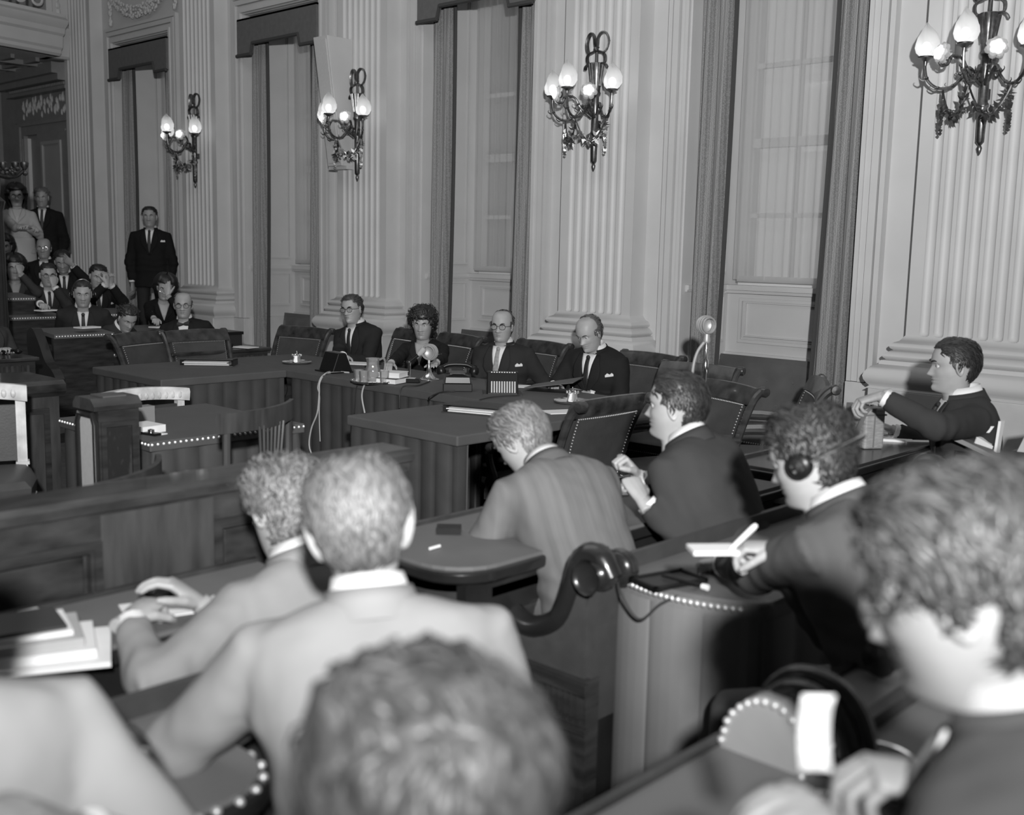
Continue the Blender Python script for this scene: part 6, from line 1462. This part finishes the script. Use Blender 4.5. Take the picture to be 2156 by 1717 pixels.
# left front desk: papers, books, cup
z0 = .75
for k, (dx, w_, d_, h, mt, l) in enumerate(((.03, .34, .24, .012, PAPER, 'loose white sheets at the bottom of the paper pile'), (0, .30, .2, .02, PAPER, 'white pamphlet in the middle of the paper pile'), (-.03, .27, .19, .022, PAPERG, 'grey covered booklet near the top of the paper pile'), (-.05, .24, .16, .012, PAPER, 'thin white leaflet under the dark cover'), (-.06, .22, .15, .008, FOLDER, 'dark cover topping the paper pile'))):
    c = put(70, 1395)+Vector((-.05+dx*.3, dx*.4, z0-.75)); c.z = z0; z0 += h+.001
    slab('paper' if k in (0,) else 'booklet', l, 'booklet', 0, 0, w_, d_, h, mt, YAW+.35+.06*k, p=c, group='paper pile at the left')
slab('matchbox', 'small pale matchbox by the foot of the barrier', 'box', 62, 1296, .05, .03, .012, PAPER, PI/2)
slab('paper', 'white sheet under the hand of the pale suited man', 'paper', 345, 1282, .2, .14, .003, PAPER, YAW+.5)
slab('tablet', 'black flat box at the back of the front desk', 'box', 352, 1252, .1, .05, .012, BLACK, PI/2)
# things before the close profile
def held_slip():
    a = ond(1722, 1560, 1.14); m = MB(); n_ = 6
    P = [[a+cam_v(x, y, .02*math.sin(PI*(y+.04)/.1)) for x in (-.016, .018)] for y in np.linspace(-.035, .045, n_)]
    m.grid(P); o = m.build('paper_slip', PAPER, angle=180); o.modifiers.new('thickness', 'SOLIDIFY').thickness = .0015
    tag(o, 'white paper slip held up by the young man in close profile', 'paper')
held_slip()
r = thing('glass_ashtray', 'round glass ashtray on the desk of the close profile', 'ashtray', put(1835, 1640), YAW)
m = MB(); m.lathe([(.001, 0), (.07, 0), (.078, .012), (.08, .035), (.07, .037), (.06, .012), (.001, .01)], 28); m.build('glass_bowl', GLASS, r)
m = MB(); m.tube([(.076*math.cos(t), .076*math.sin(t), .036) for t in np.linspace(0, 2*PI, 40)], .004, 6); m.build('metal_rim', CHROME, r)
for k, (a, b, l) in enumerate((((1730, 1622), (1825, 1650), 'white cigarette across the glass ashtray'), ((1800, 1648), (1872, 1662), 'second white cigarette leaning on the ashtray rim'))):
    A, B = put(*a, .793), put(*b, .793); m = MB(); m.tube([A, B], .0055, 10); tag(m.build('cigarette', PAPER), l, 'cigarette')
m = MB(); A, B = put(1720, 1672, .76), put(1800, 1682, .76); m.tube([A, B], .007, 10); m.ball(B, .01, 8, 6); tag(m.build('pencil', PAPER), 'white pencil before the glass ashtray', 'pencil')
r = thing('binoculars', 'black binoculars with bright lens rims on the desk edge', 'binoculars', put(1900, 1690), YAW+.3)
for s in (-1, 1):
    m = MB(); m.lathe([(.018, 0), (.02, .01), (.022, .05), (.026, .06), (.026, .1), (.02, .1)], 16, 0, T(s*.03, 0, .03) @ RX(PI/2.2)); m.build('barrel', BLACK, r); m = MB(); m.tube([(s*.03+.022*math.cos(t), .002, .03+.022*math.sin(t)) for t in np.linspace(0, 2*PI, 20)], .003, 6); m.build('lens_rim', CHROME, r)
m = MB(); m.tube([(-.03, -.05, .035), (.03, -.05, .035)], .008, 8); m.build('bridge', BLACK, r)
r = thing('earphones', 'black earphones with bright fittings beside the pale shoulder', 'earphones', ond(238, 1600, 1.5), YAW)
m = MB(); m.tube([(.05*math.cos(t), 0, .05*math.sin(t)) for t in np.linspace(0, PI*1.2, 16)], .007, 8); m.ball((.045, 0, -.01), (.016, .02, .022), 10, 8); m.build('band', BLACK, r)
for x, z in ((.05, .02), (.055, -.005), (.035, -.03)): m = MB(); m.ball((x, -.02, z), .008, 8, 6); m.build('fitting', CHROME, r)
# notes on the public desks
for px_, py_, D, l in ((184, 691, 9.85, 'notepad before the headphone wearing note taker at the back'), (98, 655, 11.05, 'white sheet before the man in spectacles and waistcoat'), (338, 690, 10.95, 'white sheet under the pen of the woman resting her cheek')): slab('notepad', l, 'notepad', 0, 0, .2, .12, .012, PAPER, -PI/2+.2, p=ond(px_, py_, D))
r = thing('earphones', 'black earphones lying on the side desk by the bow tied man', 'earphones', ond(470, 731, 9.55), .5)
m = MB(); m.tube([(.07*math.cos(t), .05*math.sin(t), .015) for t in np.linspace(0, PI*1.5, 16)], .01, 8); m.ball((.07, 0, .02), (.03, .03, .022), 10, 8); m.ball((-.03, .05, .02), (.03, .03, .022), 10, 8); m.build('band', BLACK, r)
slab('paper', 'white papers lying on the side desk by the black box', 'paper', 0, 0, .2, .14, .006, PAPER, .3, p=ond(515, 732, 9.6))
r = thing('earphones', 'black earphones lying on the desk at the picture edge', 'earphones', ond(25, 744, 8.5), .2)
m = MB(); m.tube([(.08*math.cos(t), .06*math.sin(t), .015) for t in np.linspace(0, PI*1.5, 16)], .01, 8); m.ball((.08, 0, .02), (.03, .03, .022), 10, 8); m.build('band', BLACK, r)
bpy.data.scenes.remove(TMPS)
